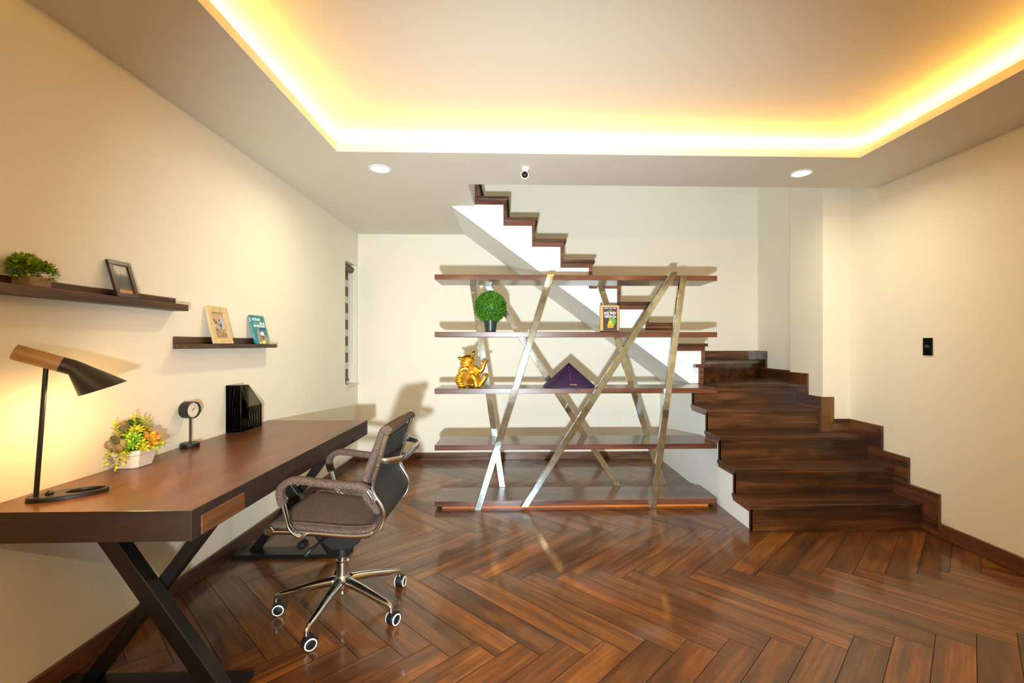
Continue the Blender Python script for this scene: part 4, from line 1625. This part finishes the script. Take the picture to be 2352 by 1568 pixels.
# ------------------------------------------------------------------ things on the shelving
# conical hat
HC = Vector((.452, 3.893, .951))
HT = thing('conical_hat', tuple(HC), 'purple woven conical hat resting on the middle shelf', 'hat')
bm = bmesh.new()
prof = [(.205, .004), (.213, .0), (.215, .006), (.208, .014)]
for i in range(1, 34):
    t_ = i / 34
    prof.append((.208 * (1 - t_), .014 + .184 * t_ + .0012 * (i % 2)))
prof.append((0, .200))
lathe(bm, prof, HC, n=64)
obj('cone', bm, M_HAT, parent=HT, smooth=True, autosm=60)
bm = bmesh.new()
ang = math.atan2(.184, .208)
# lettering on the front of the cone near the brim
Mh = Matrix.Translation(HC + Vector((.012, -.1985, .0275))) @ Matrix.Rotation(PI / 2 - (PI / 2 - ang), 4, 'X')
text_bm(bm, 'VIETNAM', .016, Mh, mi=0, bold=.0003, width=.058)
obj('lettering', bm, plain('gold_thread', '#C9A24A', .4), parent=HT)
for k in range(5):
    t_ = .30 + k * .12
    bm = bmesh.new()
    bmesh.ops.create_uvsphere(bm, u_segments=8, v_segments=6, radius=.0022, matrix=Matrix.Translation(HC + Vector((-.004, -.208 * (1 - t_) - .001, .0155 + .184 * t_))))
    obj('bead', bm, M_TRIMW, parent=HT, smooth=True)
bm = bmesh.new()
prism(bm, [(.028, -.004), (.040, -.004), (.034, -.020)], 'Y', -.2165, -.2145, 0, Matrix.Translation(HC + Vector((0, 0, .004))))
obj('ribbon_end', bm, M_HAT, parent=HT)

# gold-edged book
BKC = Vector((.783, 3.84, 1.3992))
GB = thing('gold_bordered_book', tuple(BKC), 'dark book with a wide golden border standing on the second shelf from the top', 'book')
bw, bh, bt = .0785, .222, .030
bm = bmesh.new()
box(bm, (BKC.x - bw, BKC.y, BKC.z), (BKC.x + bw, BKC.y + bt, BKC.z + bh))
obj('cover', bm, plain('gold_book_cover', '#C9A050', .4, var=.08), parent=GB, bevel=.0015)
Mb = Matrix(((1, 0, 0, BKC.x), (0, 0, -1, BKC.y), (0, 1, 0, BKC.z), (0, 0, 0, 1)))
mats = [plain('book_dark', '#2E2824', .35), plain('book_navy', '#2A2362', .35), plain('book_white', '#F2EEE6', .4), plain('book_yellow', '#E8B428', .35), plain('book_green', '#3FA832', .4, var=.3, vscale=30), plain('book_gold', '#D89A20', .35), plain('book_brown', '#5E3C14', .5)]
bm = bmesh.new()
flat(bm, [(-.055, .014), (.060, .014), (.060, .205), (-.055, .205)], Mb, 0, 0)
flat(bm, [(-.055, .186), (.060, .186), (.060, .205), (-.055, .205)], Mb, .0004, 1)
for k in range(12):
    if k in (4, 8):
        continue
    flat(bm, [(-.045 + k * .008, .193), (-.0395 + k * .008, .193), (-.0395 + k * .008, .199), (-.045 + k * .008, .199)], Mb, .0008, 2)
text_bm(bm, 'Sự tích', .014, Mb @ Matrix.Translation((.003, .172, .0006)), mi=3, bold=.0004, width=.028)
text_bm(bm, 'ĐỨC PHẬT', .026, Mb @ Matrix.Translation((.002, .148, .0006)), mi=2, bold=.0011, width=.100)
text_bm(bm, 'THÍCH CA', .026, Mb @ Matrix.Translation((.002, .121, .0006)), mi=2, bold=.0011, width=.098)
flat(bm, ell(.028, .091, .022, .032, 28), Mb, .0005, 4)
# seated golden figure
flat(bm, ell(.002, .108, .0075, .010, 14), Mb, .0010, 5)
flat(bm, [(-.014, .062), (-.012, .086), (-.006, .097), (.010, .097), (.017, .084), (.018, .062)], Mb, .0011, 3)
flat(bm, [(-.024, .056), (-.020, .064), (.020, .068), (.036, .060), (.038, .054), (.020, .050), (-.016, .050)], Mb, .0012, 5)
flat(bm, [(-.020, .038)] + [(x, .050 if i % 2 else .044) for i, x in enumerate([-.018, -.012, -.006, 0, .006, .012, .018, .024, .030])] + [(.033, .038)], Mb, .0013, 3)
for k in range(9):
    flat(bm, [(-.034 + k * .008, .022), (-.029 + k * .008, .022), (-.029 + k * .008, .027), (-.034 + k * .008, .027)], Mb, .0006, 6)
flat(bm, [(-bw + .001, .0005), (bw - .001, .0005), (bw - .001, .013), (-bw + .001, .013)], Mb, 0, 6)  # shade of the shelf edge on the lower border, painted brown
obj('cover_print', bm, mats, parent=GB)
bm = bmesh.new()
for k in range(10):
    box(bm, (BKC.x - bw - .0006, BKC.y + .008, BKC.z + .15 + k * .006), (BKC.x - bw, BKC.y + .022, BKC.z + .1535 + k * .006))
obj('spine_print', bm, mats[0], parent=GB)

# golden pig -----------------------------------------------------------------
GP = Vector((-.337, 3.865, .9512))
PG = thing('golden_pig_figurine', tuple(GP), 'shiny golden seated pig figurine with raised arm beside gold ingots on the middle shelf', 'figurine')


def blob_mesh(name, parts, voxel, mat, parent, smooth_it=6):
    """union of ellipsoids and tapered capsules, remeshed into one continuous skin"""
    bm = bmesh.new()
    for p in parts:
        if p[0] == 'e':
            _, c, r_, rot = p
            Mt = Matrix.Translation(GP + Vector(c)) @ rot @ Matrix.Diagonal((*r_, 1))
            bmesh.ops.create_uvsphere(bm, u_segments=24, v_segments=16, radius=1, matrix=Mt)
        else:
            _, pts_, rs = p
            P = catmull([GP + Vector(q) for q in pts_], 5)
            n_ = len(P)
            rr_ = []
            for i in range(n_):
                f_ = i / (n_ - 1) * (len(rs) - 1)
                j = min(int(f_), len(rs) - 2)
                rr_.append(rs[j] + (rs[j + 1] - rs[j]) * (f_ - j))
            tube(bm, P, rr_, 16)
            for e_, q in ((0, P[0]), (-1, P[-1])):
                bmesh.ops.create_uvsphere(bm, u_segments=16, v_segments=10, radius=rr_[e_], matrix=Matrix.Translation(q))
    me = bpy.data.meshes.new('tmp')
    bmesh.ops.recalc_face_normals(bm, faces=bm.faces[:])
    bm.to_mesh(me)
    bm.free()
    o = bpy.data.objects.new('tmp', me)
    COL.objects.link(o)
    rm = o.modifiers.new('r', 'REMESH')
    rm.mode = 'VOXEL'
    rm.voxel_size = voxel
    sm = o.modifiers.new('s', 'SMOOTH')
    sm.iterations = smooth_it
    sm.factor = .5
    dg = bpy.context.evaluated_depsgraph_get()
    m2 = bpy.data.meshes.new_from_object(o.evaluated_get(dg))
    bpy.data.objects.remove(o)
    b2 = bmesh.new()
    b2.from_mesh(m2)
    bpy.data.meshes.remove(m2)
    return obj(name, b2, mat, parent=parent, smooth=True)


I4 = Matrix.Identity(4)
RY = lambda a: Matrix.Rotation(R(a), 4, 'Y')
hd = Vector((-.043, -.012, .226))
parts = [
    ('e', (-.006, .0, .074), (.064, .057, .068), I4),
    ('e', (-.010, .004, .128), (.050, .044, .050), I4),
    ('c', [(-.018, .002, .165), (-.032, -.004, .195)], [.032, .034]),
    ('e', tuple(hd), (.058, .050, .053), RY(-12)),
    ('e', tuple(hd + Vector((-.012, -.024, -.016))), (.047, .032, .032), RY(-12)),
    # ears
    ('c', [tuple(hd + Vector((.030, .0, .038))), tuple(hd + Vector((.045, -.006, .062))), tuple(hd + Vector((.052, -.004, .086)))], [.010, .019, .005]),
    ('c', [tuple(hd + Vector((-.040, 0, .022))), tuple(hd + Vector((-.058, -.006, .022))), tuple(hd + Vector((-.078, -.004, .032)))], [.010, .017, .005]),
    # raised arm, image right
    ('c', [(.020, -.004, .158), (.046, -.012, .140), (.070, -.016, .150), (.084, -.018, .186), (.090, -.018, .204)], [.028, .024, .021, .016, .018]),
    # resting arm, image left
    ('c', [(-.040, -.002, .158), (-.078, -.010, .158), (-.100, -.014, .140), (-.094, -.022, .122), (-.078, -.026, .122)], [.024, .021, .019, .017, .013]),
    # bent near leg
    ('c', [(-.010, -.020, .070), (.006, -.052, .086), (.022, -.058, .050), (.030, -.060, .014)], [.038, .032, .023, .022]),
    # raised leg
    ('c', [(.030, -.010, .046), (.062, -.034, .036), (.078, -.044, .052), (.094, -.044, .084)], [.034, .029, .023, .023]),
    ('c', [(.050, -.04, .030), (.056, -.056, .016)], [.020, .017]),
    ('e', (-.006, .006, .022), (.056, .048, .024), I4),
]
body = blob_mesh('body', parts, .0032, M_GOLD, PG, 4)
# snout, grin, brows, eyes
bm = bmesh.new()
sn = GP + hd + Vector((-.012, -.056, -.001))
lathe(bm, [(0, -.010), (.011, -.010), (.0125, .000), (.011, .003), (.006, .0025), (0, .0025)], sn, (-.15, -1, .15), 24, sx=1.25)
obj('snout', bm, M_GOLD, parent=PG, smooth=True)
bm = bmesh.new()
gr = [GP + hd + Vector((-.015 + .040 * math.cos(a), -.051 - .004 * abs(math.sin(a)), -.008 + .030 * math.sin(a))) for a in [PI * (1.02 + .96 * i / 14) for i in range(15)]]
tube(bm, gr, [.002 + .0045 * math.sin(PI * i / 14) for i in range(15)], 8)
obj('grin', bm, M_GOLD, parent=PG, smooth=True)
for sx_ in (-1, 1):
    bm = bmesh.new()
    P = [GP + hd + Vector((-.012 + sx_ * (.012 + .018 * t_), -.044 - .004 * math.sin(PI * t_), .020 + .006 * math.sin(PI * t_) - sx_ * -.003)) for t_ in [i / 8 for i in range(9)]]
    tube(bm, P, [.0012 + .003 * math.sin(PI * i / 8) for i in range(9)], 8)
    obj('eye', bm, M_GOLD, parent=PG, smooth=True)
# collar beads
bm = bmesh.new()
for k in range(14):
    a = PI + PI * k / 13
    bmesh.ops.create_uvsphere(bm, u_segments=8, v_segments=6, radius=.0042, matrix=Matrix.Translation(GP + Vector((-.022 + .040 * math.cos(a), -.004 + .040 * math.sin(a), .172 - .008 * math.sin(PI * k / 13)))))
obj('necklace', bm, M_GOLD, parent=PG, smooth=True)


def ingot(c, s, rz=0, tilt=0, name='ingot'):
    """boat-shaped ingot"""
    bm = bmesh.new()
    Mt = Matrix.Translation(GP + Vector(c)) @ Matrix.Rotation(R(rz), 4, 'Z') @ Matrix.Rotation(R(tilt), 4, 'Y')
    lv = []
    for z_, rx, ry, cup in ((0, .024, .018, 0), (.004, .031, .024, .001), (.012, .035, .026, .002), (.018, .034, .025, .004)):
        lv.append([Mt @ Vector((rx * math.cos(a) * s, ry * math.sin(a) * s, (z_ + cup * math.cos(a) ** 2) * s)) for a in [2 * PI * k / 24 for k in range(24)]])
    for z_, rr_ in ((.018, .8), (.022, .5), (.023, .2)):
        lv.append([Mt @ Vector((.033 * rr_ * math.cos(a) * s, .022 * rr_ * math.sin(a) * s, z_ * s)) for a in [2 * PI * k / 24 for k in range(24)]])
    V = [[bm.verts.new(p) for p in r_] for r_ in lv]
    for A, B in zip(V[:-1], V[1:]):
        for k in range(24):
            bm.faces.new((A[k], A[(k + 1) % 24], B[(k + 1) % 24], B[k]))
    bm.faces.new(V[0])
    bm.faces.new(V[-1])
    obj(name, bm, M_GOLD, parent=PG, smooth=True)


ingot((.094, -.018, .212), .88)
for c, s, rz, tl in (((-.088, -.012, .0005), 1.05, 8, 0), ((-.100, -.010, .019), 1.05, -10, 2), ((-.108, -.012, .038), 1.05, 6, -3), ((-.110, -.010, .057), 1.05, -6, 3), ((-.104, -.012, .076), 1.0, 10, -2), ((-.098, -.012, .093), .95, 0, 0)):
    ingot(c, s, rz, tl)

PG.scale = (1.03, 1.0, .95)
